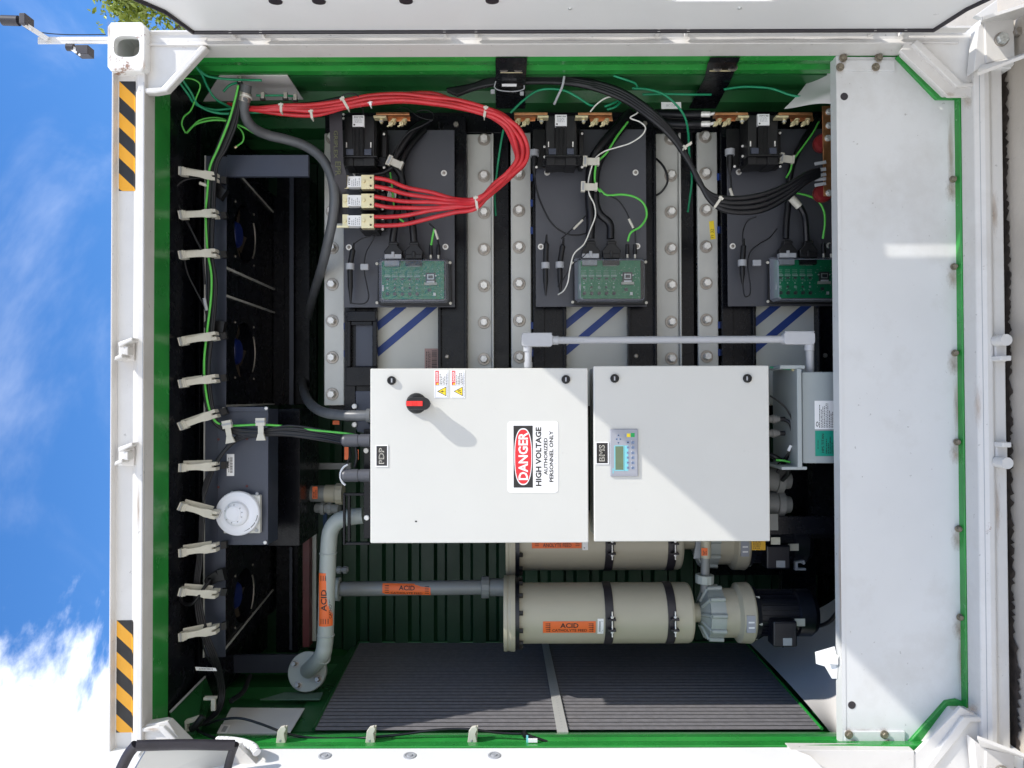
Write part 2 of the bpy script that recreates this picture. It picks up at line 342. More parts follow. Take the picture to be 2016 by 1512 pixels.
def scribble(b, px0, px1, py0, py1, Y, rows, m, o='v', seed=1, warp=None):
    """lines of print too small to read: short dashes in rows"""
    rd = random.Random(seed)
    for i in range(rows):
        t = (i + 0.5) / rows
        if o == 'v':
            x = px0 + (px1 - px0) * t; y = py1; end = py0 + (py1 - py0) * rd.uniform(0, 0.45); h = (px1 - px0) / rows * 0.22
            while y > end:
                l = rd.uniform(1.2, 4.5); y2 = max(end, y - l)
                a = P(x - h, y, Y); c = P(x + h, y2, Y); q = [Vector((a.x, Y, a.z)), Vector((c.x, Y, a.z)), Vector((c.x, Y, c.z)), Vector((a.x, Y, c.z))]
                if warp: q = [warp(p) for p in q]
                b.add(q, [(0, 1, 2, 3)], m); y = y2 - rd.uniform(0.7, 1.4)
        else:
            y = py0 + (py1 - py0) * t; x = px0; end = px1 - (px1 - px0) * rd.uniform(0, 0.45); h = (py1 - py0) / rows * 0.22
            while x < end:
                l = rd.uniform(1.2, 4.5); x2 = min(end, x + l)
                a = P(x, y - h, Y); c = P(x2, y + h, Y); q = [Vector((a.x, Y, a.z)), Vector((a.x, Y, c.z)), Vector((c.x, Y, c.z)), Vector((c.x, Y, a.z))]
                if warp: q = [warp(p) for p in q]
                b.add(q, [(0, 1, 2, 3)], m); x = x2 + rd.uniform(0.7, 1.4)
def barcode(b, px0, px1, py0, py1, Y, n, o='v', seed=3):
    rd = random.Random(seed)
    for i in range(n):
        t = i / n; w_ = rd.uniform(0.25, 0.75) / n
        if o == 'v': y = py0 + (py1 - py0) * t; quad(b, px0, px1, y, y + (py1 - py0) * w_, Y, ink)
        else: x = px0 + (px1 - px0) * t; quad(b, x, x + (px1 - px0) * w_, py0, py1, Y, ink)
def quad(b, px0, px1, py0, py1, Y, m, warp=None, n=1):
    a = P((px0 + px1) / 2, py0, Y).x; c = P((px0 + px1) / 2, py1, Y).x; d = P(px0, (py0 + py1) / 2, Y).z; e = P(px1, (py0 + py1) / 2, Y).z
    b.grid((c, Y, e), (a - c, 0, 0), (0, 0, d - e), n, n, m, warp)

def scuffmat():
    global scuff
    if scuff is None: scuff = rustst.copy(); scuff.name = 'grey_scuff'; scuff.node_tree.nodes['Principled BSDF'].inputs['Base Color'].default_value = (.16, .16, .17, 1); [scuff.node_tree.links.remove(l) for l in list(scuff.node_tree.links) if l.to_socket.name == 'Base Color']
    return scuff
def stain(parent, px, py, Y, wpx, hpx, dx=0.0, dy=0.0, grey=False):
    """thin irregular rust bloom lying on a painted sheet; dx, dy put the densest spot off centre"""
    c = P(px, py, Y); wz, wx = wpx * k(Y), hpx * k(Y); off = WL.get(parent.name, Vector()); n = 6
    me = bpy.data.meshes.new('rust_stain'); vs = []; uv = []
    for j in range(n + 1):
        for i in range(n + 1):
            a, b_ = i / n * 2 - 1, j / n * 2 - 1; vs.append((c.x + a * wx - off.x, Y - off.y, c.z - b_ * wz - off.z)); uv.append((b_ - dx, a - dy))
    fs = [(j * (n + 1) + i, j * (n + 1) + i + 1, (j + 1) * (n + 1) + i + 1, (j + 1) * (n + 1) + i) for j in range(n) for i in range(n)]
    me.from_pydata(vs, [], fs); me.materials.append(scuffmat() if grey else rustst); u = me.uv_layers.new(name='UVMap')
    for l in me.loops: u.data[l.index].uv = uv[l.vertex_index]
    o = bpy.data.objects.new('grey_scuff' if grey else 'rust_stain', me); C.objects.link(o); o.parent = parent; WL[o.name] = off.copy(); return o
# ================================================================ ground
g = MB(); g.box(-60, 60, -40, 80, -0.2, 0.0, conc); struct(g, 'ground', 'pale concrete yard under and round the container')
g = MB()
rd = random.Random(5)
pts = []
x = -1.35
vs = []; n_ = 260
for i in range(n_ + 1):
    x = -1.19 + 2.38 * i / n_
    vs += [(x, 0.10, 0.004), (x, 0.012 - rd.uniform(0, 0.022) - (0.02 if x < -0.75 else 0), 0.004)]
g.add(vs, [(2 * i, 2 * i + 1, 2 * i + 3, 2 * i + 2) for i in range(n_)], soil)
o = g.build('ground_dirt'); tag(o, 'line of damp dirt along the container sill', None, None, 'structure')
g = MB()
for x in (0.085, -1.6, 1.9): g.box(x - 0.003, x + 0.003, -30, -0.07, 0.0005, 0.004, soil)
o = g.build('slab_joint'); tag(o, 'dark joints between the concrete slabs', None, None, 'structure')

# ================================================================ the container
cont = thing('shipping_container', 'white shipping container with green inside and its side bay open, full of battery equipment', 'container', (0, 0, 0.02))
ZT = P(222, 779, 0).z; ZS = P(283, 779, -0.01).z; XJ = 1.172
# header (profile y, z)
b = MB()
zf = lambda px: P(px, 779, 0.008).z
prof = [(-0.016, ZT), (-0.016, ZT - 0.005), (0.008, ZT - 0.009), (0.010, zf(262)), (-0.006, zf(272)), (-0.012, zf(276)), (-0.012, ZS), (0.060, ZS), (0.060, ZS + 0.02), (0.16, ZS + 0.02), (0.16, ZT)]
b.extr(prof, -1.10, 1.10, 'x', white); b.build('header_beam', cont, 0.0025)
b = MB(); b.box(-1.172, 1.172, 0.061, 0.175, ZS + 0.001, ZS + 0.03, green); b.box(-1.2, 1.2, 0.162, 0.175, ZS + 0.03, ZT, green); b.build('header_soffit', cont, 0.002)
# hazard tape on the header: stays on the flat face and folds onto the sloping ledge
def hazard(py0, py1):
    b = MB(); seg = [(0.0084, P(232, 779, 0.008).z), (0.0100, zf(262)), (0.0036, zf(266))]
    xa = P(240, py0, 0.02).x; xb = P(240, py1, 0.02).x
    L_ = [0]
    for i in range(2): L_.append(L_[-1] + math.hypot(seg[i + 1][0] - seg[i][0], seg[i + 1][1] - seg[i][1]))
    W_ = L_[2]; per = 0.0496
    def pt(x, l):
        i = 0 if l <= L_[1] else 1; t = (l - L_[i]) / (L_[i + 1] - L_[i])
        y = seg[i][0] + (seg[i + 1][0] - seg[i][0]) * t; z = seg[i][1] + (seg[i + 1][1] - seg[i][1]) * t
        return Vector((x, y - 0.0008 - 0.0006 * i, z + 0.0006 * i))
    NX = 120; NL = 10
    ls = [W_ * j / NL for j in range(NL + 1)]; ls.append(L_[1]); ls = sorted(set(ls))
    # stripes are sheared quads: cut each stripe against the tape's ends
    def poly(s0, s1, m):
        for j in range(len(ls) - 1):
            a0, a1 = ls[j], ls[j + 1]
            q = [(xa - s0 - a0 * 0.95, a0), (xa - s1 - a0 * 0.95, a0), (xa - s1 - a1 * 0.95, a1), (xa - s0 - a1 * 0.95, a1)]
            q = [(min(xa, max(xb, x)), l) for x, l in q]
            if abs(q[0][0] - q[1][0]) < 1e-5 and abs(q[2][0] - q[3][0]) < 1e-5: continue
            b.add([pt(x, l) for x, l in q], [(3, 2, 1, 0)], m)
    s = -per; i = -1
    while s < (xa - xb) + 0.1:
        poly(s, s + per, ink if i % 2 == 1 else haz); s += per; i += 1
    return b
for py0, py1 in ((163, 378), (1219, 1439)): hazard(py0, py1).build('hazard_stripe', cont)
# door post on the right (photo top) and on the left; profile in x, y
for sgn in (1, -1):
    xo = P(1008, 58, 0).x
    prof = [(sgn * xo, -0.003), (sgn * (xo - 0.006), -0.005), (sgn * (xo - 0.012), 0.004), (sgn * (XJ + 0.018), 0.0055), (sgn * (XJ + 0.002), -0.004), (sgn * XJ, -0.002), (sgn * XJ, 0.088), (sgn * (XJ + 0.03), 0.088), (sgn * (XJ + 0.03), 0.16), (sgn * xo, 0.16)]
    if sgn < 0: prof.reverse()
    b = MB(); b.extr(prof, 0.16, ZT - 0.11, 'z', white); b.build('corner_post', cont, 0.002)
    # green jamb: two swelling ribs like a rolled section
    pr = [(XJ + 0.001, 0.089), (XJ - 0.003, 0.115), (XJ + 0.002, 0.150), (XJ + 0.012, 0.168), (XJ + 0.014, 0.185), (XJ + 0.004, 0.205), (XJ + 0.008, 0.250), (XJ + 0.028, 0.262), (XJ + 0.05, 0.262), (XJ + 0.05, 0.089)]
    if sgn < 0: pr = [(1.085, 0.03), (1.092, 0.075), (1.105, 0.100), (1.112, 0.125), (1.110, 0.150), (1.118, 0.190), (1.138, 0.250), (1.150, 0.262), (1.20, 0.262), (1.20, 0.03)]
    pr = [(sgn * x, y) for x, y in pr]
    if sgn < 0: pr.reverse()
    b = MB(); b.extr(pr, 0.12, ZS + 0.02, 'z', green); b.build('door_jamb', cont, 0.004, seg=3)
# sill
b = MB()
prof = [(-0.016, 0.030), (-0.016, 0.066), (-0.028, 0.078), (-0.028, 0.094), (-0.020, 0.106), (-0.012, 0.119), (0.060, 0.119), (0.060, 0.02)]
b.extr(prof, -1.12, 1.12, 'x', white); b.build('bottom_sill', cont, 0.004)
b = MB(); b.box(-1.172, 1.172, 0.0605, 0.32, 0.05, 0.1225, green); b.build('sill_step', cont, 0.002)
# corner castings with their oval holes
def casting(cx0, cx1, z0, z1, y0, y1, corner):
    b = MB(); n = 32; t = 0.024
    def rect(x, z, wx, wz, r):
        out = []
        for i in range(n):
            a = 2 * math.pi * (i + 0.5) / n; ca, sa = math.cos(a), math.sin(a)
            e = 5.0 if r is None else r
            s_ = (abs(ca) ** e + abs(sa) ** e) ** (-1 / e)
            out.append((x + wx * s_ * ca, z + wz * s_ * sa))
        return out
    xm, zm = (cx0 + cx1) / 2, (z0 + z1) / 2; hx, hz = abs(cx1 - cx0) / 2, abs(z1 - z0) / 2
    outer = rect(xm, zm, hx, hz, 14); mid = rect(xm, zm, hx - 0.003, hz - 0.003, 14); hole = rect(xm, zm - 0.002, 0.034, 0.041, 3.2)
    secs = [[Vector((x, y1, z)) for x, z in outer], [Vector((x, y0 + 0.003, z)) for x, z in outer], [Vector((x, y0, z)) for x, z in mid], [Vector((x, y0, z)) for x, z in hole],
            [Vector((x, y0 + t, z)) for x, z in hole], [Vector((x, y0 + t, z)) for x, z in rect(xm, zm, hx - 0.014, hz - 0.014, 8)], [Vector((x, y1 - t, z)) for x, z in rect(xm, zm, hx - 0.014, hz - 0.014, 8)],
            [Vector((x, y1 - t, z)) for x, z in rect(xm - 0.02 * (1 if xm > 0 else -1), zm + 0.004, 0.034, 0.03, 2.4)], [Vector((x, y1, z)) for x, z in rect(xm - 0.02 * (1 if xm > 0 else -1), zm + 0.004, 0.034, 0.03, 2.4)]]
    b.loft(secs + [secs[0]], castm, caps=False)
    o = b.build('corner_casting', cont); return o
zc0, zc1 = P(283, 779, -0.03).z, P(209, 779, -0.03).z
xc0, xc1 = P(1008, 138, -0.03).x, P(1008, 42, -0.03).x
for sgn in (1, -1):
    casting(sgn * xc0, sgn * xc1, zc0, zc1, -0.034, 0.13, 0)
    casting(sgn * xc0, sgn * xc1, 0.0, 0.118, -0.034, 0.13, 0)
# gussets in the four corners: a plate, a raised lip and the green inner edge
def gusset(name, plate, lip, grn):
    b = MB(); b.prism(plate, 0.004, 0.014, white); b.build('gusset_plate', cont, 0.002)
    b = MB(); b.prism(lip, -0.010, {'a': 0.03, 'c': 0.07}.get(name, 0.095), white); b.build('gusset_lip', cont, 0.004)
    if grn:
        b = MB(); b.prism(grn, 0.078, 0.10, green); b.build('gusset_edge', cont, 0.004)
gusset('a', [(280, 60), (410, 60), (406, 90), (322, 178), (280, 178)],
       [(283, 173), (318, 171), (396, 88), (408, 92), (328, 179), (306, 183), (285, 183)], None)
gusset('b', [(1935, 62), (1795, 62), (1772, 100), (1868, 190), (1936, 190)],
       [(1796, 86), (1806, 76), (1812, 80), (1897, 163), (1935, 160), (1935, 168), (1884, 171)],
       [(1764, 112), (1776, 103), (1862, 183), (1900, 183), (1900, 203), (1886, 195), (1844, 195)])
gusset('c', [(283, 1428), (330, 1420), (352, 1455), (420, 1530), (280, 1530)],
       [(278, 1434), (312, 1429), (322, 1431), (352, 1462), (420, 1530), (400, 1530), (314, 1440), (278, 1442)], None)
gusset('d', [(1945, 1420), (1892, 1392), (1780, 1505), (1800, 1540), (1945, 1540)],
       [(1815, 1520), (1896, 1412), (1940, 1412), (1940, 1422), (1912, 1422), (1835, 1520)],
       [(1788, 1464), (1862, 1381), (1884, 1377), (1902, 1384), (1912, 1380), (1914, 1398), (1878, 1396), (1798, 1482)])
# keepers welded on header and sill
for px, py in ((246, 690), (246, 897)):
    b = MB(); b.pb(px - 13, px + 18, py - 17, py + 20, -0.010, 0.03, white)
    b.prism([(px - 20, py + 12), (px - 6, py + 6), (px - 5, py + 14), (px - 22, py + 20)], -0.055, 0.05, white)
    b.prism([(px - 14, py - 16), (px + 14, py - 26), (px + 15, py - 20), (px - 13, py - 6)], -0.050, 0.05, white)
    b.pb(px - 3, px + 6, py - 8, py + 9, -0.045, 0.045, white)
    b.build('lock_keeper', cont, 0.003)
for px, py in ((1972, 690), (1974, 897)):
    b = MB(); b.pb(px - 12, px + 10, py - 28, py + 22, -0.032, 0.012, white)
    b.pb(px - 2, px + 20, py + 10, py + 20, -0.075, 0.05, white); b.pb(px, px + 18, py - 26, py - 16, -0.070, 0.045, white)
    c = P(px + 10, py + (15 if py > 800 else -21), -0.08); b.cyl(c, c + Vector((0, 0.05, 0)), 0.018, white, 16)
    b.build('lock_keeper', cont, 0.003)
# shell: roof, back, sides with trapezoid corrugation
def corr(x, y0, y1, per, dep, sgn):
    pr = []; y = y0
    while y < y1 - 1e-6:
        for f_, d in ((0, 0), (0.30, 0), (0.42, 1), (0.78, 1), (0.90, 0)):
            yy = y + f_ * per
            if yy < y1: pr.append((x + sgn * dep * d, yy))
        y += per
    pr.append((x, y1)); return pr
for sgn in (1, -1):
    pr = corr(sgn * 1.180, 0.262, 1.28, 0.278, 0.034, sgn)
    out = [(sgn * 1.225, 1.28), (sgn * 1.225, 0.262)]
    pr = pr + out
    if sgn < 0: pr.reverse()
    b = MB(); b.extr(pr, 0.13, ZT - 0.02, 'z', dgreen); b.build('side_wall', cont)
b = MB(); b.box(-1.21, 1.21, 0.176, 1.45, ZT - 0.03, ZT - 0.01, white)
b.box(-1.226, 1.226, 1.45, 6.0, 0.10, ZT - 0.01, white); b.box(-1.2265, -1.2255, 0.17, 1.46, 0.12, ZT - 0.01, white); b.box(1.2255, 1.2265, 0.17, 1.46, 0.12, ZT - 0.01, white)
b.box(-1.2, 1.2, 0.33, 1.45, 0.02, 0.121, black)
b.build('shell', cont)
# horizontal-ribbed bulkhead at the back of the bay
pr = []; z = 0.13; 
while z < 2.80:
    for f_, d in ((0, 0), (0.035, 0), (0.050, 1), (0.085, 1), (0.100, 0)):
        pr.append((1.26 + 0.03 * d, z + f_))
    z += 0.125
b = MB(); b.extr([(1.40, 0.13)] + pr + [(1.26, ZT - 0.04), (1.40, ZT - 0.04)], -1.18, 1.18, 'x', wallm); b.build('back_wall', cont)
# black ceiling lining
b = MB(); b.box(-1.16, 1.16, 0.176, 0.40, ZS + 0.004, ZS + 0.03, black); b.box(-1.16, 1.16, 0.44, 1.25, ZS + 0.004, ZS + 0.03, black)
b.build('ceiling_lining', cont, 0.001)
# green coving between ceiling and left wall, with its seam
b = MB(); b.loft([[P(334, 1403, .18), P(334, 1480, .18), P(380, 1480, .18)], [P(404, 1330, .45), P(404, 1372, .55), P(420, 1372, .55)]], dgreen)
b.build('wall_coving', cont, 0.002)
b = MB(); b.bar(P(335, 1402, 0.17), P(404, 1332, 0.43), 0.007, 0.004, tiem); b.build('seam_trim', cont)

# ---- kick panel
b = MB()
b.prism([(1648, 112), (1770, 112), (1772, 124), (1845, 196), (1880, 196), (1902, 1384), (1862, 1384), (1790, 1458), (1784, 1470), (1660, 1470)], 0.09, 0.003, kickm)
kick = b.build('kick_panel', cont, 0.001)
b = MB(); a_ = P(1648, 779, 0.09); 
q0, q1 = P(1646, 110, 0.088), P(1659, 1472, 0.088)
b.loft([[q0, q1, q1 + Vector((0, 0, -0.012)), q0 + Vector((0, 0, -0.012))], [q0 + Vector((0, 0.045, 0.001)), q1 + Vector((0, 0.045, 0.001)), q1 + Vector((0, 0.045, -0.003)), q0 + Vector((0, 0.045, -0.003))]], kickm)
b.build('top_flange', kick, 0.0015)
for px, py in ((1662, 190), (1677, 1388)):
    b = MB(); c = P(px, py, 0.0895); b.lathe(c, (0, -1, 0), [(0, 0.0125), (0.001, 0.0125), (0.0012, 0.012)], gask, 24); b.build('hole', kick)
for q in ([(1652, 118), (1762, 118), (1762, 140), (1652, 138)], [(1664, 1440), (1782, 1440), (1782, 1462), (1664, 1460)]):
    b = MB(); b.prism(q, 0.082, 0.009, kickm); b.build('angle_bracket', kick, 0.002)
for px, py, s_ in ((1660, 114, 1), (1730, 113, 1), (1654, 132, 0), (1724, 132, 0), (1680, 1467, 1), (1748, 1466, 1), (1671, 1446, 0), (1741, 1446, 0)):
    b = MB(); b.bolt(P(px, py, 0.078 if s_ else 0.081), 0.0095, 0.011, washer=0.0135, ph=0.1 * px, m=dirtyb, wm=dirtyb); b.build('bolt', kick); stain(kick, px, py + (6 if py < 500 else -6), 0.0795, 11, 11)
for px, py in ((1876, 353), (1878, 525), (1880, 695), (1884, 870), (1887, 1041), (1890, 1215)):
    b = MB(); b.bolt(P(px, py, 0.082), 0.0085, 0.012, washer=0.0115, m=dirtyb, wm=dirtyb); stain(kick, px - 8, py + 10, 0.0885, 17, 34, .35, -.35); b.pb(px + 3, px + 13, py - 3, py + 3, 0.086, 0.004, ink); b.build('bolt', kick)
if 0: b = MB(); b.box(P(1880, 196, .09).x * 0 - 1.0, 1.0, 0.078, 0.0895, P(1878, 779, .09).z + 0.0, P(1866, 779, .09).z, kickm); 
for px, py, w_, h_ in ((1653, 500, 6, 260), (1655, 1150, 6, 250), (1872, 300, 9, 120), (1884, 800, 9, 90), (1892, 1300, 9, 110), (1700, 1445, 45, 16)): stain(kick, px, py, 0.0887, w_, h_)
for px, py, Y_, w_, h_ in ((214, 60, -.0348, 6, 30), (246, 136, -.0349, 34, 6), (283, 128, -.0347, 5, 18), (300, 1436, -.0115, 20, 6), (1905, 200, -.0005, 14, 20), (1915, 1395, -.012, 16, 16), (1870, 186, -.0115, 14, 8), (1925, 800, -.030, 10, 60), (1960, 1000, -.0175, 14, 90), (1957, 420, -.0178, 12, 60), (272, 1000, -.0125, 4, 60)): stain(cont, px, py, Y_, w_, h_)
for px, w_ in ((480, 90), (650, 110), (850, 70), (1120, 130), (1290, 60), (1520, 110), (1660, 80)): stain(cont, px, 77, 0.0035, w_, 5, grey=True)
for px, py, w_, h_ in ((230, 800, 3, 300), (284.5, 500, 1.2, 300), (284.5, 1000, 1.2, 300)): stain(cont, px, py, -0.0125 if px > 280 else 0.0075, w_, h_, grey=True)
b = MB(); b.box(-1.05, 1.05, -0.0128, -0.0115, ZS + 0.0015, ZS + 0.004, tiem); b.build('sealant_line', cont)
b = MB(); b.box(-1.08, 1.08, -0.0210, -0.0195, 0.104, 0.1062, tiem); b.build('sealant_line', cont)
# ---- right hand door (photo top), swung open about square to the bay
XD = 1.200; YD = -0.040; al = math.radians(-5)
dd = Vector((math.sin(al), -math.cos(al), 0)); dn = Vector((-math.cos(al), -math.sin(al), 0))
zt0, zb0 = P(380, 55, YD).z, P(1838, 52, YD).z
def dp(s_, z, off=0.0): v = Vector((XD, YD, 0)) + dd * s_ + dn * off; return Vector((v.x, v.y, z))
outl = [(0.0, zb0), (0.0, zt0), (0.16, zt0 + 0.018), (0.34, 2.715), (0.75, 2.735), (1.0, 2.815), (1.12, 2.85), (1.12, 0.16), (0.34, 0.20), (0.16, zb0 - 0.010)]
SLOT = (0.35, 0.52, 1.10, 1.20)
b = MB()
# slanting slot through the leaf, added unseen to throw sun on the kick panel
sa, sb = 0.212, 0.252
def piece(q): b.loft([[dp(s_, z, 0.0) for s_, z in q], [dp(s_, z, -0.045) for s_, z in q]], whitec)
ft = lambda s_: zt0 + 0.018 + (2.715 - zt0 - 0.018) * (s_ - 0.16) / 0.18
fb = lambda s_: zb0 - 0.010 + (0.20 - zb0 + 0.010) * (s_ - 0.16) / 0.18
piece([(0.0, zb0), (0.0, zt0), (0.16, zt0 + 0.018), (sa, ft(sa)), (sa, fb(sa)), (0.16, zb0 - 0.010)])
piece([(sb, fb(sb)), (sb, ft(sb)), (0.34, 2.715), (0.75, 2.735), (0.75, 0.18), (0.34, 0.20)]); piece([(0.75, 0.18), (0.75, 2.735), (1.0, 2.815), (1.12, 2.85), (1.12, 0.16)])
piece([(sa, 1.13), (sa, ft(sa)), (sb, ft(sb)), (sb, 1.22)]); piece([(sa, fb(sa)), (sa, 0.835), (sb, 0.925), (sb, fb(sb))])
rdoor = b.build('door', cont)
rdoor['label'] = 'white door leaf swung open at the right of the bay, seen along the top edge of the photo'
b = MB(); pts = [dp(s_, z, 0.004) for s_, z in outl]
for i in range(len(pts)):
    a_, c_ = pts[i], pts[(i + 1) % len(pts)]; b.tube([a_, (a_ + c_) / 2, c_], 0.0065, gask, 8, 2)
b.build('gasket', rdoor)
for px, py in ((555, 0), (638, 0), (805, 0), (970, 0), (1122, 8), (1455, 4)):
    z = P(px, py, -0.2).z; b = MB()
    big = px < 1000
    s_ = 0.222 if big else 0.165
    c = dp(s_, z, 0.0)
    b.lathe(c, dn, [(0, 0.020 if big else 0.006), (0.003, 0.019 if big else 0.005), (0.004, 0.012 if big else 0.003)], gask if big else silver, 20); b.build('plug' if big else 'rivet', rdoor)
b = MB()   # closing strip between door and post, notched where the hinges sit
zz = [P(px, 70, -0.02).z for px in (384, 462, 514, 880, 934, 1298, 1348, 1720, 1772, 1905)]
for i in range(0, 10, 2): b.box(XD + 0.004, XD + 0.011, YD + 0.001, -0.0055, zz[i + 1], zz[i], white)
b.build('hinge_strip', rdoor)
for i in range(4):
    b = MB(); zc_ = (zz[2 * i + 1] + zz[2 * i + 2]) / 2; hh = (zz[2 * i + 1] - zz[2 * i + 2]) / 2
    for e in (-1, 1): b.box(XD - 0.008, XD + 0.022, YD - 0.005, -0.004, zc_ + e * (hh + 0.006) - 0.005, zc_ + e * (hh + 0.006) + 0.005, white)
    b.build('hinge', rdoor, 0.001)
# ---- left hand door (photo bottom)
b = MB(); bl = math.radians(4)
ed = Vector((-math.sin(bl), -math.cos(bl), 0)); en = Vector((math.cos(bl), -math.sin(bl), 0))
E0 = P(1008, 1473, 0.02)
def ep(s_, z, off=0.0): v = Vector((E0.x, 0.02, 0)) + ed * s_ + en * off; return Vector((v.x, v.y, z))
z0_, z1_ = P(1552, 1473, 0.02).z, P(478, 1473, 0.02).z
oo = [(0.0, z0_), (0.0, z1_), (0.10, z1_ + 0.08), (1.10, z1_ + 0.08), (1.10, z0_ - 0.20), (0.05, z0_ - 0.05)]
b.loft([[ep(s_, z, -0.05) for s_, z in oo], [ep(s_, z, 0) for s_, z in oo]], whitec)
ldoor = b.build('door', cont, 0.003); ldoor['label'] = 'sunlit white door leaf swung open at the left of the bay, seen along the bottom edge of the photo'
for px, py in ((640, 1482), (807, 1480), (973, 1477)):
    c = ep(0.045, P(px, py, -0.02).z, 0.0); b = MB()
    b.lathe(c, en, [(0, 0.0205), (0.003, 0.0195), (0.0035, 0.014), (0.002, 0.0135), (0.002, 0.009), (0.005, 0.008)], tiem, 24); b.build('plug', ldoor)
# upper end of the left door: flat return with its rubber seal
q_ = [P(292, 1470, -.20), P(452, 1470, -.07), P(436, 1550, -.07), P(246, 1550, -.20)]
b = MB(); b.loft([q_, [v + Vector((0, .02, .01)) for v in q_]], cabm)
b.prism([(452, 1470), (470, 1470), (560, 1560), (436, 1560)], -0.068, 0.03, white)
b.build('seal_plate', ldoor)
b = MB()
b.tube([P(462, 1467, -0.13), P(360, 1466, -0.17), P(268, 1468, -0.21)], 0.0155, gask, 14, 6)
b.tube([P(268, 1466, -0.21), P(250, 1490, -0.21), P(224, 1545, -0.21)], 0.0155, gask, 14, 6)
b.tube([P(463, 1465, -0.13), P(454, 1490, -0.12), P(440, 1545, -0.11)], 0.012, gask, 14, 6)
b.build('gasket', ldoor)
# white cover over the left post below the door
b = MB(); b.prism([(1556, 1476), (1800, 1478), (1800, 1560), (1556, 1560)], 0.0, 0.05, white); b.build('post_cover', cont, 0.002)

# ================================================================ tie-down brackets bolted at the bottom corners
def bracket(fl, label):
    Y = -0.075; f_ = (lambda py: py) if not fl else (lambda py: 1598 - py)
    R = lambda q: [(a, f_(c)) for a, c in q]
    t = thing('tie_down_bracket', label, 'bracket', P(1990, f_(80), 0.0), 'tie down brackets bolted to the bottom corners')
    b = MB(); b.prism(R([(1939, 38), (1996, 36), (1998, 112), (1942, 124)]), -0.055, 0.015, white); b.build('base_plate', t, 0.002)
    def fin(pa, pb, y0, y1, m=white):
        A = [P(x_, f_(c_), -0.045) for x_, c_ in pa]; B = [P(x_, f_(c_), y1) for x_, c_ in pb]
        q = MB(); th = Vector((-0.010 * (1 if not fl else -1), 0, 0)); q.loft([[A[0], A[1], B[1], B[0]], [v + th for v in (A[0], A[1], B[1], B[0])]], m); return q
    fin([(1930, 40), (1997, 34)], [(1934, 33), (2070, -10)], 0, -0.20).build('rib', t, 0.002)
    fin([(1930, 128), (1998, 110)], [(1924, 143), (2090, 80)], 0, -0.20).build('rib', t, 0.002)
    b = MB(); b.prism(R([(1926, 52), (1940, 38), (1941, 124), (1917, 142)]), -0.048, 0.04, white); b.build('weld_strip', t, 0.002)
    b = MB(); b.bolt(P(1971, f_(78), -0.056), 0.019, 0.016, washer=0.022, m=silver); b.build('bolt', t)
    b = MB(); b.bolt(P(2000, f_(66), -0.05), 0.014, 0.02, m=washm); b.build('bolt', t)
    b = MB(); b.prism(R([(1920, 30), (1962, 0), (1974, 0), (1978, 24), (1936, 36)]), 0.05, 0.02, white); b.build('back_plate', t, 0.002)
bracket(False, 'white ribbed steel bracket with bolts at the right bottom corner of the container')
bracket(True, 'white ribbed steel bracket in sunlight at the left bottom corner of the container')

# ================================================================ lamp mast on the roof corner
Y = 0.10
t = thing('lamp_mast', 'white steel mast with two small black lamps standing above the container roof corner', 'lamp mast', P(210, 78, Y))
b = MB(); b.pb(74, 236, 72, 80, Y, 0.012, white); b.pb(74, 236, 80, 86, Y + 0.001, 0.004, white); b.build('mast', t, 0.001)
for q_ in (((94, 77, Y - 0.01), (44, 45, Y - 0.03)), ((132, 88, Y - 0.01), (158, 106, Y - 0.02))):
    b = MB(); b.bar(P(*q_[0]), P(*q_[1]), 0.016, 0.004, white); b.build('lamp_bracket', t, 0.001)
b = MB(); b.cyl(P(5, 40, Y - 0.03), P(37, 41, Y - 0.03), 0.0165, gask, 24); b.pb(37, 49, 25, 46, Y - 0.045, 0.05, gask); b.build('lamp', t, 0.002)
b = MB(); b.pb(148, 173, 88, 106, Y - 0.03, 0.04, gask); b.cyl(P(146, 94, Y - 0.01), P(132, 93, Y - 0.01), 0.012, gask, 20); b.build('lamp', t, 0.002)
b = MB(); b.tube([P(48, 47, Y - 0.03), P(62, 57, Y - 0.02), P(82, 64, Y - 0.01), P(130, 68, Y), P(208, 68, Y)], 0.0016, blkc, 6); b.build('wire', t)
for px, py in ((52, 50), (60, 57), (150, 103), (157, 108)):
    b = MB(); b.bolt(P(px, py, Y - 0.03), 0.004, 0.003); b.build('bolt', t)

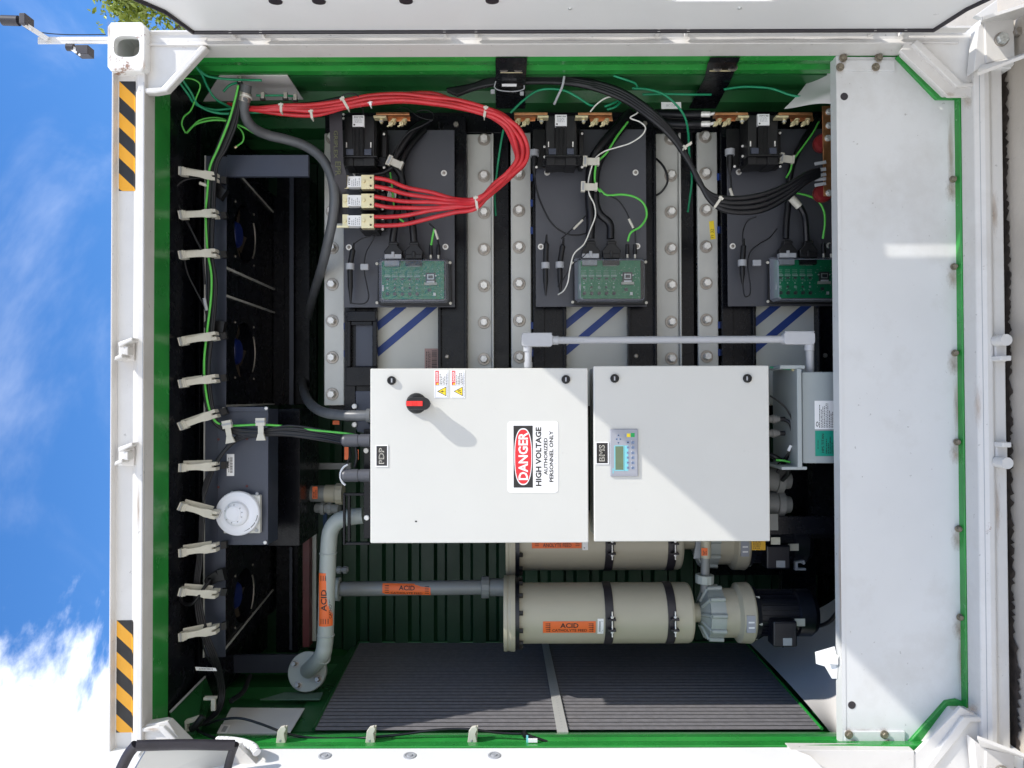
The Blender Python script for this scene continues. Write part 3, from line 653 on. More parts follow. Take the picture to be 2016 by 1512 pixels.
# ================================================================ tree behind the container
def tree(base, crown, R, label):
    rd = random.Random(11)
    t = thing('tree', label, 'tree', base)
    b = MB(); base = Vector(base); crown = Vector(crown)
    b.tube([base, base + (crown - base) * 0.4 + Vector((0.1, 0.05, 0)), crown + Vector((0, 0, -R * 0.3))], (0.22, 0.09), bark, 12)
    tips = []
    for i in range(42):
        a = rd.uniform(0, 6.28); e = rd.uniform(-0.5, 1.3); r = R * rd.uniform(0.55, 1.0)
        tip = crown + Vector((math.cos(a) * math.cos(e), math.sin(a) * math.cos(e), math.sin(e) * 0.95)) * r; tips.append(tip)
        s0 = base + (crown - base) * rd.uniform(0.5, 0.95); b.tube([s0, (s0 + tip) / 2 + Vector((0, 0, rd.uniform(-.2, .2))), tip], (0.045, 0.012), bark, 5, 4)
    b.build('trunk', t)
    b = MB(); vs = []; fs = []
    cl = []
    for tp in tips:
        for j in range(13): cl.append((tp.lerp(crown, rd.uniform(0, 0.45)) + Vector([rd.gauss(0, 0.30) for _ in range(3)]), rd.uniform(0.14, 0.30)))
    for c, cr_ in cl:
        for j in range(120):
            p = c + Vector([rd.gauss(0, cr_ * 0.62) for _ in range(3)]); s_ = rd.uniform(0.028, 0.058)
            n = Vector([rd.gauss(0, 1) for _ in range(3)]) + Vector((0, 0, 0.8)); n.normalize(); u = n.orthogonal().normalized(); u.rotate(Matrix.Rotation(rd.uniform(0, 6.28), 3, n)); v = n.cross(u)
            i0 = len(vs); vs += [p - u * s_, p - v * s_ * 0.5 + n * s_ * .12, p + u * s_, p + v * s_ * 0.5 + n * s_ * .12]; fs.append((i0, i0 + 1, i0 + 2, i0 + 3))
    b.add(vs, fs, leafm); b.build('crown', t)
c = P(425, -175, 7.0)
tree((c.x + 0.3, 7.2, 0), c, 1.62, 'leafy green tree behind the top right corner of the container')
# ================================================================ battery stacks (three, one above the other)
PITCH = 0.743; YF = 0.59; YPL = 0.51; YP = 0.43; YC = 0.345
def yb(i): return 275 + 72.0 * i          # bolt rows in the photo
st = thing('battery_stack', 'upper battery stack, behind the three fuses and below the fan unit', 'battery stack', P(980, 520, YF), 'battery stacks with blue diagonal stripes')
# flanges with their folded outer edges
b = MB(); b.pb(638, 678, 262, 798, YF, 0.02, zinc); fl = b.build('flange', st, 0.004)
b = MB(); b.pb(920, 968, 264, 800, YF, 0.02, zinc); b.pb(968, 972, 262, 800, YF - 0.018, 0.05, zinc); b.build('flange', st, 0.003)
for i in range(8):
    for px in (654, 953):
        if px > 900 and i == 7: continue
        b = MB(); q = MB(); c = P(px, yb(i) - (3 if px < 900 else 0), YF - 0.0005)
        b.lathe(c, (0, -1, 0), [(0, 0.0252), (0.002, 0.0252), (0.003, 0.0238)], washm, 26)
        b.lathe(c + Vector((0, -0.003, 0)), (0, -1, 0), [(0, 0.0165), (0.003, 0.0160)], washm, 22)
        b.bolt(c + Vector((0, -0.006, 0)), 0.0155, 0.022, ph=i * 1.3 + px)
        b.build('bolt', st)
for i in (1.05, 1.75, 2.5, 5.1, 5.85):
    b = MB(); c = P(679, yb(i), YF + 0.004); b.lathe(c, (0, -1, 0), [(-0.01, 0.014), (0.0035, 0.014)], blue, 16); b.build('blue_tab', st)
# end plate with diagonal stripes
b = MB(); b.pb(736, 870, 500, 800, YF, 0.02, beige)
for (a0, a1, y0, y1) in ((742, 792, 645, 602), (742, 852, 697, 602)):
    b.prism([(a0 - 2, y0 - 9), (a0 - 2, y0 + 9), (a1 + 10, y1 + 2), (a1 - 12, y1 + 2)], YF - 0.003, 0.004, blue)
b.build('end_plate', st)
b = MB(); b.pb(678, 700, 230, 830, YF - 0.03, 0.07, black); b.pb(700, 742, 600, 830, YF - 0.02, 0.05, black); b.pb(736, 742, 600, 830, YF - 0.04, 0.03, black); b.build('rail', st, 0.002)
b = MB(); b.pb(864, 918, 228, 830, YF - 0.03, 0.05, black); b.pb(862, 868, 240, 830, YF - 0.05, 0.03, black); b.pb(914, 919, 258, 830, YF - 0.05, 0.03, black); b.build('rail', st, 0.002)
b = MB(); b.pb(972, 1002, 255, 820, YF + 0.03, 0.30, black); b.build('side_channel', st, 0.002)
b = MB(); b.pb(640, 1006, 190, 262, YF + 0.025, 0.04, black); b.build('top_channel', st, 0.002)
b = MB(); b.box(P(0, 825, YF).x, P(0, 250, YF).x, YF + 0.07, 1.2, P(985, 0 + 520, YF).z, P(640, 520, YF).z, black); b.build('cell_block', st)
for px, py in ((894, 202), (838 + 60, 246), (1035 - 112, 200)):
    b = MB(); b.bolt(P(px, py, YF - 0.03), 0.0115, 0.012, m=washm); b.build('bolt', st)
b = MB(); b.screw(P(880, 702, YF - 0.03), 0.009, m=washm); b.build('bolt', st)
# mounting plate
b = MB(); b.pb(677, 895, 256, 605, YPL, 0.004, platem); mp = b.build('mounting_plate', st, 0.001)
for px, py in ((687, 487), (877, 486), (874, 341), (700, 341)):
    b = MB(); c = P(px, py, YPL); b.lathe(c, (0, -1, 0), [(-0.001, 0.0115), (0.002, 0.0115)], boltm, 20); b.screw(c + Vector((0, -0.002, 0)), 0.006, m=washm); b.build('screw', mp)
b = MB(); b.prism([(640, 800), (700, 800), (742, 830), (742, 1120), (640, 1100)], YF + 0.05, 0.02, black)
stacks = [st]
dup1 = dup(st, (0, 0, -PITCH), 'middle battery stack, behind the white wire and above the cabinets')
dup2 = dup(st, (0, 0, -2 * PITCH), 'lowest battery stack, its lower part hidden behind the white kick panel')
# only on the uppermost stack: black moulded pocket and the faded label
b = MB(); b.pb(682, 740, 612, 632, YF - 0.06, 0.03, black); b.pb(682, 690, 632, 722, YF - 0.06, 0.03, black); b.pb(733, 742, 632, 722, YF - 0.06, 0.03, black); b.pb(690, 733, 632, 640, YF - 0.05, 0.02, black)
b.pb(690, 735, 638, 722, YF - 0.028, 0.01, slate); b.pb(680, 742, 722, 760, YF - 0.05, 0.03, black); b.build('pocket', st, 0.003)
b = MB(); b.pb(836, 865, 686, 730, YF - 0.0015, 0.001, pinkl); barcode(b, 850, 860, 690, 726, YF - 0.002, 14); scribble(b, 838, 848, 690, 726, YF - 0.002, 3, ink); b.build('label', st)
b = MB(); b.prism([(1396, 436), (1405, 434), (1409, 470), (1399, 472)], YF - 0.0015, 0.001, yel); b.text('71 32', 1399, 1405, 451, 469, YF - 0.0022, ink, 'v')
b.build('label', dup2, label='small yellow tag with 71 32 written on it')
# brackets that hold the stacks to the right jamb
def hanger(q, plates, bolts, label, deco=False, skew=0):
    t = thing('hanger_bracket', label, 'bracket', P(q[0][0], q[0][1], 0.2), 'black brackets between the jamb and the stacks')
    T_ = [(q[0], .082), (q[1], .082), (q[2], .236), (q[3], .236)]; V_ = [P(a_[0], a_[1], y_) for a_, y_ in T_]; b = MB(); b.loft([V_, [v + Vector((-.004, .03, 0)) for v in V_]], black)
    A = [P(*q[2], 0.25), P(*q[3], 0.25)]; x3 = P(q[2][0] - skew, 214, YF - 0.02); x4 = P(q[3][0] - skew, 214, YF - 0.02)
    b.loft([[A[0], A[1], x4, x3], [v + Vector((0.012, 0, 0)) for v in (A[0], A[1], x4, x3)]], black)
    b.build('arm', t, 0.003)
    b = MB(); b.pb(*plates, 0.175, 0.005, brass); b.build('shim', t, 0.001)
    for px, py in bolts:
        b = MB(); b.bolt(P(px, py, 0.168), 0.0105, 0.014, ax=(0.35, -1, 0), washer=0.018, m=silver); b.build('bolt', t)
    return t
t = hanger([(976, 113), (1038, 113), (1034, 160), (976, 160)], (985, 1029, 139, 143), ((992, 134), (1020, 134)), 'black bracket with zip tie and white tags, first along the jamb')
b = MB(); b.pb(999, 1011, 147, 158, 0.240, 0.002, paper); b.pb(988, 1017, 165, 170, 0.240, 0.002, paper); b.build('tag', t)
t = hanger([(1398, 113), (1457, 113), (1443, 150), (1390, 150)], (1397, 1440, 136, 140), ((1412, 132), (1442, 132)), 'slanting black bracket between the middle and lowest stacks', skew=34)
wire([(976, 160, .23), (974, 172, .235), (985, 178, .24), (1010, 180, .24), (1030, 176, .24), (1032, 168, .23)], 0.002, tiem, 'zip_tie', 'loose pale zip tie under the tagged black bracket', 'zip tie',
     extra=lambda b: (b.pb(966, 974, 176, 184, 0.235, 0.006, tiem), b.pb(1024, 1031, 180, 187, 0.235, 0.006, tiem)))

# ================================================================ contactors with their copper bars
def contactor(label):
    t = thing('contactor', label, 'contactor', P(710, 275, YC + 0.1), 'finned black contactors on the stacks')
    b = MB(); b.pb(678, 695, 229, 326, YC + 0.012, 0.10, blackp); b.pb(716, 737, 229, 326, YC + 0.012, 0.10, blackp); b.pb(694, 717, 229, 326, YC + 0.02, 0.09, blackp)
    b.pb(736, 741, 227, 308, YC + 0.03, 0.08, blackp); b.pb(674, 742, 306, 309, YC - 0.002, 0.05, blackp); b.pb(681, 696, 293, 305, YC, 0.02, slate); b.pb(717, 731, 293, 305, YC, 0.02, slate)
    b.build('body', t, 0.0015)
    b = MB()
    for i in range(8): b.pb(695.5 + 2.6 * i, 697.0 + 2.6 * i, 250, 306, YC, 0.03, blackp)
    b.build('fins', t)
    b = MB(); b.pb(694, 717, 227, 249, YC - 0.0005, 0.03, paper); b.text('SW190', 697, 715, 229, 232, YC - 0.001, ink, 'h', 0.02); scribble(b, 698, 714, 233, 242, YC - 0.001, 4, tiem, 'h', 4)
    b.pb(696, 699, 244, 247, YC - 0.001, 0.0003, ink); b.build('label', t)
    b = MB(); b.pb(678, 760, 309, 327, YC + 0.07, 0.01, black); b.pb(752, 761, 258, 330, YC + 0.08, 0.06, blackp); b.pb(668, 762, 255, 332, YC + 0.13, 0.008, blackp); b.build('mount', t, 0.002)
    for px, py in ((682, 290), (730, 290), (682, 310), (731, 309), (690, 320), (739, 320), (756, 264), (756, 330), (666, 330), (674, 221), (674, 229)):
        b = MB(); c = P(px, py, YC + 0.065); b.screw(c if py > 250 else c + Vector((0, 0.02, 0)), 0.0048)
        if py == 290: b.pb(px - 1, px + 1, py - 10, py, YC + 0.008, 0.004, boltm)
        b.build('screw', t)
    return t
def busbar(px0, px1, side_, label, Yb, sc=1.0):
    """copper bar with zinc nuts; side_ = where the contactor tab is"""
    t = thing('busbar', label, 'busbar', P((px0 + px1) / 2, 228, Yb), 'copper busbars beside the contactors')
    b = MB(); b.pb(px0, px1, 221, 226, Yb - 0.03, 0.04, copper)
    b.prism([(px0 + (22 if side_ > 0 else 0), 226), (px1 - (0 if side_ > 0 else 22), 226), (px1 - (-2 if side_ > 0 else 24), 238), (px0 + (24 if side_ > 0 else 2), 240)], Yb + 0.012, 0.005, copper)
    b.build('bar', t, 0.0015)
    b = MB(); tx = (px0 - 5, px0 + 20) if side_ > 0 else (px1 - 20, px1 + 2)
    b.pb(tx[0], tx[1], 227, 231, Yb - 0.03, 0.035, brass); b.build('terminal', t, 0.001)
    xs = [px0 + 11] if side_ > 0 else [px1 - 12]
    xs += [px0 + 36, px0 + 57] if side_ > 0 else [px0 + 9, px0 + 27]
    for i, x_ in enumerate(xs):
        b = MB(); y_ = 232 if i == 0 else 234
        for j, (dy, r) in enumerate(((0, 5), (3, 3.4), (6, 4.2), (9, 2.4))):
            c = P(x_, y_ + dy, Yb - 0.012); b.cyl(c, c - Vector((0.0045, 0, 0)), r * k(Yb), brass if (i or j % 2) else silver, 6 if j in (0, 2) else 12, smooth=False)
        b.build('nut', t)
        if i:
            b = MB(); s_ = -1 if side_ > 0 else -1
            b.tube([P(x_ + 2, 235, Yb - 0.015), P(x_ - 5, 238, Yb - 0.02), P(x_ - 8, 246, Yb - 0.02), P(x_ - 13, 249, Yb - 0.015)], 0.005, brass, 8, 5, flat=0.5)
            c = P(x_ - 7, 243, Yb - 0.022); b.cyl(c, c + Vector((0, 0.012, 0)), 0.008, brass, 14); b.build('cable_lug', t)
    return t
contactor('uppermost contactor, right of the flat lettered sleeve')
busbar(740, 806, 1, 'copper busbar of the upper stack, under the red cables', YC)
for dx, lab in ((401, 'middle contactor, between two copper busbars'), (802, 'lowest contactor, beside the black cable bundle')):
    c0 = [o for o in bpy.data.objects if o.name == 'contactor'][0]
    dup(c0, (0, 0, -dx * k(YC)), lab)
busbar(1012, 1078, -1, 'copper busbar right behind the outer red cables', YC)
busbar(1138, 1205, 1, 'copper busbar at the end of the thin white wire', YC)
busbar(1408, 1473, -1, 'copper busbar with two crimped black cables', YC)
busbar(1533, 1600, 1, 'copper busbar nearest the kick panel, left of the upright copper plate', YC)
# crimped cable ends
for i, (py, lab) in enumerate(((225, 'upper of two thick black cables crimped beside the lowest stack'), (244, 'lower of two thick black cables crimped beside the lowest stack'))):
    b = MB(); b.tube([P(1290, py - 2, YC + .12), P(1340, py, YC + .06), P(1382, py, YC + .02)], 0.016, blkc, 12, 5); b.cyl(P(1380, py, YC + .02), P(1398, py, YC + .01), 0.0105, boltm, 14); b.cyl(P(1398, py, YC + .01), P(1408, py - 2, YC), 0.006, boltm, 10)
    b.solo('crimped_cable', lab, 'cable')
# upright copper plate with red insulators
t = thing('busbar_plate', 'tall copper plate between two red insulators beside the kick panel', 'busbar', P(1630, 300, 0.30))
b = MB(); b.prism([(1619, 208), (1650, 208), (1652, 388), (1622, 386)], 0.30, 0.006, copper); b.build('plate', t, 0.001)
for py in (277, 376):
    b = MB(); c = P(1626, py, 0.30); b.lathe(c + Vector((0, 0.05, 0)), (0, -1, 0), [(0, 0.03), (0.015, 0.034), (0.03, 0.034), (0.044, 0.028)], insr, 26); b.build('insulator', t)
for px, py in ((1632, 220), (1632, 247), (1630, 272), (1632, 380)):
    b = MB(); b.bolt(P(px, py, 0.298), 0.009, 0.012, washer=0.012, m=silver, wm=silver); b.build('bolt', t)
for i, py in enumerate((320, 334, 344, 353, 362)):
    b = MB(); a_, c_ = P(1604, py + (1 if i % 2 else 3), 0.28), P(1626, py - 1, 0.285); b.bar(a_, c_, 0.011, 0.003, tiem); b.build('cable_end', t)

# ================================================================ fuses
def fuse(py, label):
    Yf = 0.36
    t = thing('fuse', label, 'fuse', P(705, py, Yf), 'white barrel fuses in gold clamps')
    b = MB(); b.pb(674, 686, py - 13, py + 13, Yf, 0.006, brass); b.build('end_cap', t, 0.001)
    b = MB(); b.pb(711, 736, py - 14, py + 14, Yf - 0.012, 0.03, brass); b.build('clamp', t, 0.001)
    b = MB(); b.pb(684, 713, py - 11, py + 10, Yf - 0.006, 0.035, paper); b.text('FUSE', 686, 690, py - 7, py + 6, Yf - 0.0066, ink, 'v', 0.03) if 0 else b.text('E T N', 686, 689, py - 6, py + 6, Yf - 0.0066, ink, 'v', 0.05)
    scribble(b, 691, 709, py - 8, py + 8, Yf - 0.0066, 5, tiem, 'v', int(py)); b.build('barrel', t, 0.003)
    b = MB(); b.pb(708, 742, py - 12, py + 19, Yf + 0.02, 0.10, blackp); b.pb(738, 758, py - 16, py + 17, Yf + 0.08, 0.04, blackp); b.build('holder', t, 0.002)
    for px, dy in ((679, 0), (716, -1)):
        b = MB(); b.bolt(P(px, py + dy, Yf - (0 if px < 700 else 0.013)), 0.0068, 0.005, m=brass); b.build('bolt', t)
    for dy in (-8, 8):
        b = MB(); c = P(730, py + dy, Yf - 0.0125); b.lathe(c, (0, -1, 0), [(0, 0.0072), (0.0012, 0.0072), (0.0014, 0.0045), (0.0002, 0.0043)], brass, 20); b.lathe(c + Vector((0, 0.0005, 0)), (0, -1, 0), [(0, 0.004), (0.0009, 0.004)], ink, 12); b.build('set_screw', t)
    for dy in (-10, 10):
        b = MB(); b.screw(P(753, py + dy + 6, Yf + 0.08), 0.0052); b.build('screw', t)
    return t
fuse(358, 'uppermost of the three white fuses clamped in gold blocks')
fuse(395, 'middle one of the three white fuses clamped in gold blocks')
fz = fuse(435, 'lowest of the three white fuses, with a gold tab at its corner')
b = MB(); b.pb(663, 686, 444, 448, 0.35, 0.01, brass); b.build('tab', fz)

# ================================================================ control boards in clear cases
def board(label):
    t = thing('control_board', label, 'control board', P(815, 600, YP + 0.06), 'green circuit boards in clear cases')
    b = MB(); b.prism([(744, 512), (750, 509), (876, 509), (887, 512), (890, 598), (884, 601), (748, 601), (743, 596)], YP + 0.045, 0.012, blackp); b.pb(752, 872, 515, 596, YP + 0.040, 0.006, platem); b.build('base', t, 0.003)
    b = MB(); b.pb(751, 874, 514, 589, YP + 0.032, 0.003, pcb); pb_ = b.build('circuit_board', t)
    Yb = YP + 0.0318; rd = random.Random(2)
    b = MB(); b.pb(757, 786, 513, 523, YP + 0.012, 0.02, tiem)
    for i in range(14): b.pb(759 + i * 1.9, 760 + i * 1.9, 522, 525, Yb - 0.003, 0.002, silver)
    b.build('white_connector', pb_)
    b = MB(); b.pb(798, 830, 513, 522, YP + 0.012, 0.02, blackp)
    for i in range(13): b.pb(801 + i * 2, 802 + i * 2, 521, 525, Yb - 0.003, 0.002, silver)
    b.build('black_connector', pb_)
    b = MB()    # many small parts soldered on the board
    for c in range(5):
        x0 = 757 + c * 14.6
        for r_ in range(3):
            for i in range(4): b.pb(x0 + 1 + i * 2.4, x0 + 2.4 + i * 2.4, 533 + 3.4 * r_, 534.2 + 3.4 * r_, Yb - 0.0008, 0.001, pcbs)
        b.pb(x0, x0 + 11.5, 542.5, 545.5, Yb - 0.001, 0.001, pcbs)
        for i in range(14): b.pb(x0 + rd.uniform(0, 10), x0 + rd.uniform(0, 10) * 0 + x0 * 0 + x0 + 1 + 0, 0, 0, Yb, 0, pcbs) if 0 else None
        for i in range(18):
            px = x0 + rd.uniform(0, 10.5); py = rd.uniform(546.5, 556); b.pb(px, px + rd.uniform(.6, 1.6), py, py + rd.uniform(.5, 1.2), Yb - 0.0012, 0.0012, pcbs)
        b.pb(x0 + 3, x0 + 9, 547.5, 551, Yb - 0.0018, 0.0018, chip)
        b.pb(x0 + 4.5, x0 + 6.5, 558.5, 560, Yb - 0.001, 0.001, paper)
        c_ = P(x0 + 6, 579, Yb); b.cyl(c_, c_ - Vector((0, 0.008, 0)), 3.4 * k(Yb), chip, 14)
        for i in range(5): px = x0 + rd.uniform(2, 10); py = rd.uniform(564, 573); b.pb(px, px + 1.2, py, py + 1.6, Yb - 0.0012, 0.0012, pcbs)
        b.pb(x0 + 3.5, x0 + 7.5, 564.5, 568.5, Yb - 0.003, 0.003, chip if c % 2 else pcbs)
    for i in range(70):
        px = rd.uniform(829, 871); py = rd.uniform(526, 586)
        if 833 < px < 861 and 534 < py < 566: continue
        b.pb(px, px + rd.uniform(.7, 2.2), py, py + rd.uniform(.6, 1.8), Yb - 0.0013, 0.0013, pcbs if rd.random() < .7 else chip)
    b.pb(752, 755.5, 561, 573, Yb - 0.004, 0.004, paper); b.pb(853, 858, 576, 582, Yb - 0.003, 0.003, paper); b.pb(842, 849, 568, 574, Yb - 0.002, 0.002, chip)
    b.build('components', pb_)
    b = MB(); b.pb(838, 857, 537, 556, Yb - 0.008, 0.008, chip); b.pb(841, 854, 540, 550, Yb - 0.010, 0.003, silver); b.pb(843, 852, 542, 548, Yb - 0.012, 0.003, chip); b.pb(835, 860, 556, 561, Yb - 0.010, 0.010, clipm); b.pb(840, 855, 553, 556, Yb - 0.012, 0.010, paper)
    for px in (836, 858): c = P(px, 543, Yb - 0.008); b.cyl(c, c - Vector((0, 0.003, 0)), 0.003, silver, 10)
    b.build('module', pb_)
    b = MB()    # thin walled clear lid
    o_ = [(745, 511), (750, 508), (878, 508), (883, 512), (884, 592), (879, 597), (752, 597), (746, 592)]
    i_ = [(750, 514), (754, 512), (874, 512), (878, 515), (878, 588), (874, 592), (756, 592), (751, 588)]
    A = [P(*q, YP + 0.048) for q in o_]; B = [P(*q, YP + 0.004) for q in i_]; Bc = [P(a + (1.6 if a < 800 else -1.6), c + (1.6 if c < 550 else -1.6), YP) for a, c in i_]
    b.loft([A, B], glasse, caps=False); b.loft([B, Bc], glasse, caps=False); b.add(Bc, [tuple(range(7, -1, -1))], glassm); b.build('clear_lid', t)
    for px, py in ((742, 519), (742, 596), (886, 517), (887, 597)):
        b = MB(); b.screw(P(px, py, YP + 0.046), 0.0058, m=clipm); b.build('screw', t)
    # plugs on the right edge
    for j, (x0, m_) in enumerate(((757, tiem), (798, blackp))):
        b = MB(); b.pb(x0, x0 + 33, 500, 509, YP + 0.012, 0.032, m_); b.pb(x0 + 13, x0 + 19, 495, 507, YP + 0.008, 0.02, m_); b.build('plug_collar', t, 0.002)
        b = MB(); b.prism([(x0, 501), (x0 - 1, 494), (x0 + 8, 484), (x0 + 10, 474), (x0 + 24, 474), (x0 + 26, 484), (x0 + 35, 494), (x0 + 34, 501)], YP + 0.014, 0.028, blackp); b.pb(x0 + 8, x0 + 26, 476, 481, YP + 0.010, 0.034, blackp); b.build('plug', t, 0.003)
    for x0 in (848, 863):
        b = MB(); a_ = P(x0, 502, YP + .03); c_ = P(x0, 482, YP + .03); b.cyl(a_, c_, 0.0085, blackp, 12, 0.007); b.cyl(P(x0, 509, YP + .03), a_, 0.004, clipm, 8); b.build('small_plug', t)
    return t
bd = board('control board of the upper stack, its clear lid hazed by a reflection')
dup(bd, (0, 0, -389.5 * k(YP + .02)), 'control board of the middle stack, crossed by the white wire end')
dup(bd, (0, 0, -778 * k(YP + .02)), 'control board of the lowest stack, half hidden by the kick panel')
# thick wire looms that run from the plugs up to the right
def loom(dx, pts, lab, r=0.014):
    return wire([(p[0] + dx, p[1], p[2]) for p in pts], r, blkc, 'wire_loom', lab, 'cable')
loom(0, [(773, 476, .45), (778, 440, .44), (785, 400, .45), (790, 350, .46), (775, 322, .45), (790, 290, .45), (815, 255, .46), (840, 240, .50)], 'black taped loom rising from the grey plug of the upper board')
loom(0, [(815, 476, .45), (812, 440, .44), (805, 410, .45), (795, 370, .46), (790, 330, .46), (802, 295, .47), (835, 255, .5)], 'black taped loom rising from the black plug of the upper board')
loom(0, [(1162, 470, .45), (1163, 430, .44), (1160, 380, .44), (1165, 320, .44), (1185, 285, .44), (1215, 250, .46), (1240, 222, .5)], 'black taped loom rising from the grey plug of the middle board', .017)
loom(0, [(1202, 470, .45), (1200, 440, .45), (1180, 420, .45), (1172, 390, .45), (1176, 330, .45), (1200, 285, .46), (1235, 240, .5)], 'black taped loom rising from the black plug of the middle board', .015)
loom(0, [(1547, 470, .45), (1548, 440, .45), (1552, 400, .45), (1556, 340, .45), (1575, 290, .45), (1610, 235, .5)], 'black taped loom rising from the grey plug of the lowest board', .013)
wire([(1588, 474, .44), (1586, 440, .43), (1582, 420, .43), (1570, 400, .43)], 0.012, blkc, 'wire_loom', 'short black taped loom with a white collar above the lowest board', extra=lambda b: b.cyl(P(1558, 390, .40), P(1574, 407, .40), 0.014, clipm, 12))
# inline sensor plugs with grey wraps
def inline(px, y0, y1, yw, label, lean=0, r=.0105, wrap=True):
    t = thing('inline_connector', label, 'connector', P(px, y1, .46), 'black inline connectors with grey wraps')
    b = MB(); Y_ = 0.455; pts = [P(px + lean, y0, Y_), P(px, yw, Y_), P(px + lean * .2, y1, Y_)]
    ax = (pts[1] - pts[0]); l1 = ax.length
    b.lathe(pts[0], ax, [(0, .003), (l1 * .25, .0055), (l1 * .3, r), (l1 * .95, r)], blackp, 14)
    ax = pts[2] - pts[1]; l2 = ax.length
    b.lathe(pts[1], ax, [(0, r * .95), (l2 * .55, r * .95), (l2 * .6, r * .8), (l2, .003)], blackp, 14)
    b.build('housing', t)
    if wrap: b = MB(); b.cyl(P(px + .1, yw - 6, Y_), P(px + .1, yw + 6, Y_), r * 1.55, tiem, 16); b.text('A12', px - 5, px + 5, yw - 2.5, yw + 2.5, Y_ - r * 1.57, ink, 'h') if 0 else None; b.build('wrap', t)
inline(689, 478, 598, 525, 'curved black inline connector left of the upper board', 8)
inline(1074, 462, 582, 523, 'upper one of two slim black inline connectors on the middle plate', 2)
inline(1102, 468, 580, 522, 'lower one of two slim black inline connectors on the middle plate', 8)
inline(1461, 470, 560, 518, 'slim black inline connector on the lowest plate', 4)
inline(1052, 290, 350, 302, 'black inline connector beside the middle contactor', 0, .012)
inline(1437, 290, 345, 300, 'black inline connector beside the lowest contactor', 0, .012)
Yw = .455
for (px, yy, lab) in ((717, 525, 'grey wrap on a thin wire left of the upper board'), (1491, 517, 'grey wrap on the thin wire of the lowest plate')):
    b = MB(); b.pb(px - 8, px + 8, yy - 6, yy + 6, Yw - .01, .014, tiem); b.solo('cable_marker', lab, 'cable marker', bevel=.003)
wire([(689, 595, Yw), (700, 598, Yw), (718, 597, Yw), (726, 585, Yw), (722, 560, Yw), (717, 530, Yw), (720, 500, Yw), (730, 480, Yw), (745, 455, .44)], .0022, blkc, 'thin_wire', 'thin black wire looping below the curved inline connector')
wire([(697, 480, Yw), (712, 470, Yw), (735, 462, .44), (750, 448, .43)], .0022, blkc, 'thin_wire', 'thin black wire between the lowest fuse and the curved inline connector')
wire([(1462, 555, Yw), (1466, 582, Yw), (1476, 580, Yw), (1477, 560, Yw), (1472, 520, Yw), (1478, 495, Yw), (1495, 480, Yw), (1515, 468, Yw), (1530, 450, Yw)], .0025, blkc, 'thin_wire', 'thin black wire hooked below the connector of the lowest plate')
wire([(1462, 478, Yw), (1463, 455, Yw), (1472, 435, Yw), (1490, 426, .44)], .0025, blkc, 'thin_wire', 'thin black wire above the connector of the lowest plate')
wire([(1053, 350, Yw), (1056, 372, Yw), (1066, 402, Yw), (1085, 438, Yw), (1110, 458, Yw), (1135, 463, Yw), (1158, 458, Yw)], .0034, blkc, 'thin_wire', 'black wire sagging across the middle plate')
wire([(1105, 470, Yw), (1125, 452, Yw), (1150, 428, Yw), (1172, 405, Yw)], .0025, blkc, 'thin_wire', 'thin black wire with a pale sleeve on the middle plate', extra=lambda b: b.cyl(P(1129, 451, Yw - .002), P(1147, 433, Yw - .002), .0045, clipm, 8))
wire([(1438, 345, Yw), (1440, 370, Yw), (1441, 390, Yw)], .004, blkc, 'thin_wire', 'short black wire with a pale sleeve beside the lowest contactor', extra=lambda b: b.cyl(P(1437, 371, Yw - .002), P(1443, 388, Yw - .002), .0058, clipm, 8))
wire([(1284, 308, YF - .01), (1298, 318, YF - .03), (1310, 335, YF - .04), (1314, 358, YF - .04), (1302, 378, YF - .03), (1284, 388, YF - .01)], .0045, blkc, 'thin_wire', 'black wire loop over the flange of the middle stack')
wire([(1166, 370, .44), (1190, 382, .44), (1215, 393, .44), (1232, 415, .44), (1242, 438, .44), (1250, 455, .44), (1251, 478, .45)], .003, blkc, 'thin_wire', 'thin black wire with a pale sleeve running to the small plug of the middle board', extra=lambda b: b.cyl(P(1238, 431, .435), P(1247, 449, .435), .0048, clipm, 8))
wire([(1180, 372, .44), (1195, 384, .44), (1225, 383, .44), (1250, 388, .44), (1268, 402, .44), (1273, 425, .44), (1262, 445, .44), (1242, 458, .44), (1236, 475, .45)], .0042, gynw, 'green_wire', 'bright green wire looping over the middle plate', 'wire')
wire([(1236, 240, .44), (1215, 268, .43), (1195, 300, .42), (1176, 320, .42), (1171, 345, .42), (1173, 365, .43), (1182, 378, .44)], .0042, gynw, 'green_wire', 'bright green wire descending along the middle loom', 'wire')
wire([(1612, 240, .44), (1600, 262, .43), (1580, 290, .43), (1562, 315, .43), (1556, 335, .43), (1548, 350, .43)], .0035, gynw, 'green_wire', 'bright green wire behind the lowest contactor', 'wire')
wire([(1567, 380, .43), (1590, 385, .43), (1610, 395, .43), (1622, 415, .43), (1624, 440, .43), (1620, 470, .44)], .0042, gynw, 'green_wire', 'bright green wire above the lowest board', 'wire')
wire([(768, 340, .45), (772, 370, .45), (775, 400, .45), (782, 425, .44), (795, 437, .44)], .0038, gynw, 'green_wire', 'green wire passing behind the red cables to the upper board', 'wire')
wire([(855, 450, .42), (852, 465, .43), (849, 482, .45)], .0042, gynw, 'green_wire', 'short green wire end at the small plug of the upper board', 'wire')
wire([(845, 440, .42), (855, 450, .42), (861, 468, .43), (864, 484, .45)], .003, blkc, 'thin_wire', 'thin black wire with a white sleeve at the small plug of the upper board', extra=lambda b: b.cyl(P(856, 452, .418), P(862, 471, .43), .0045, clipm, 8))
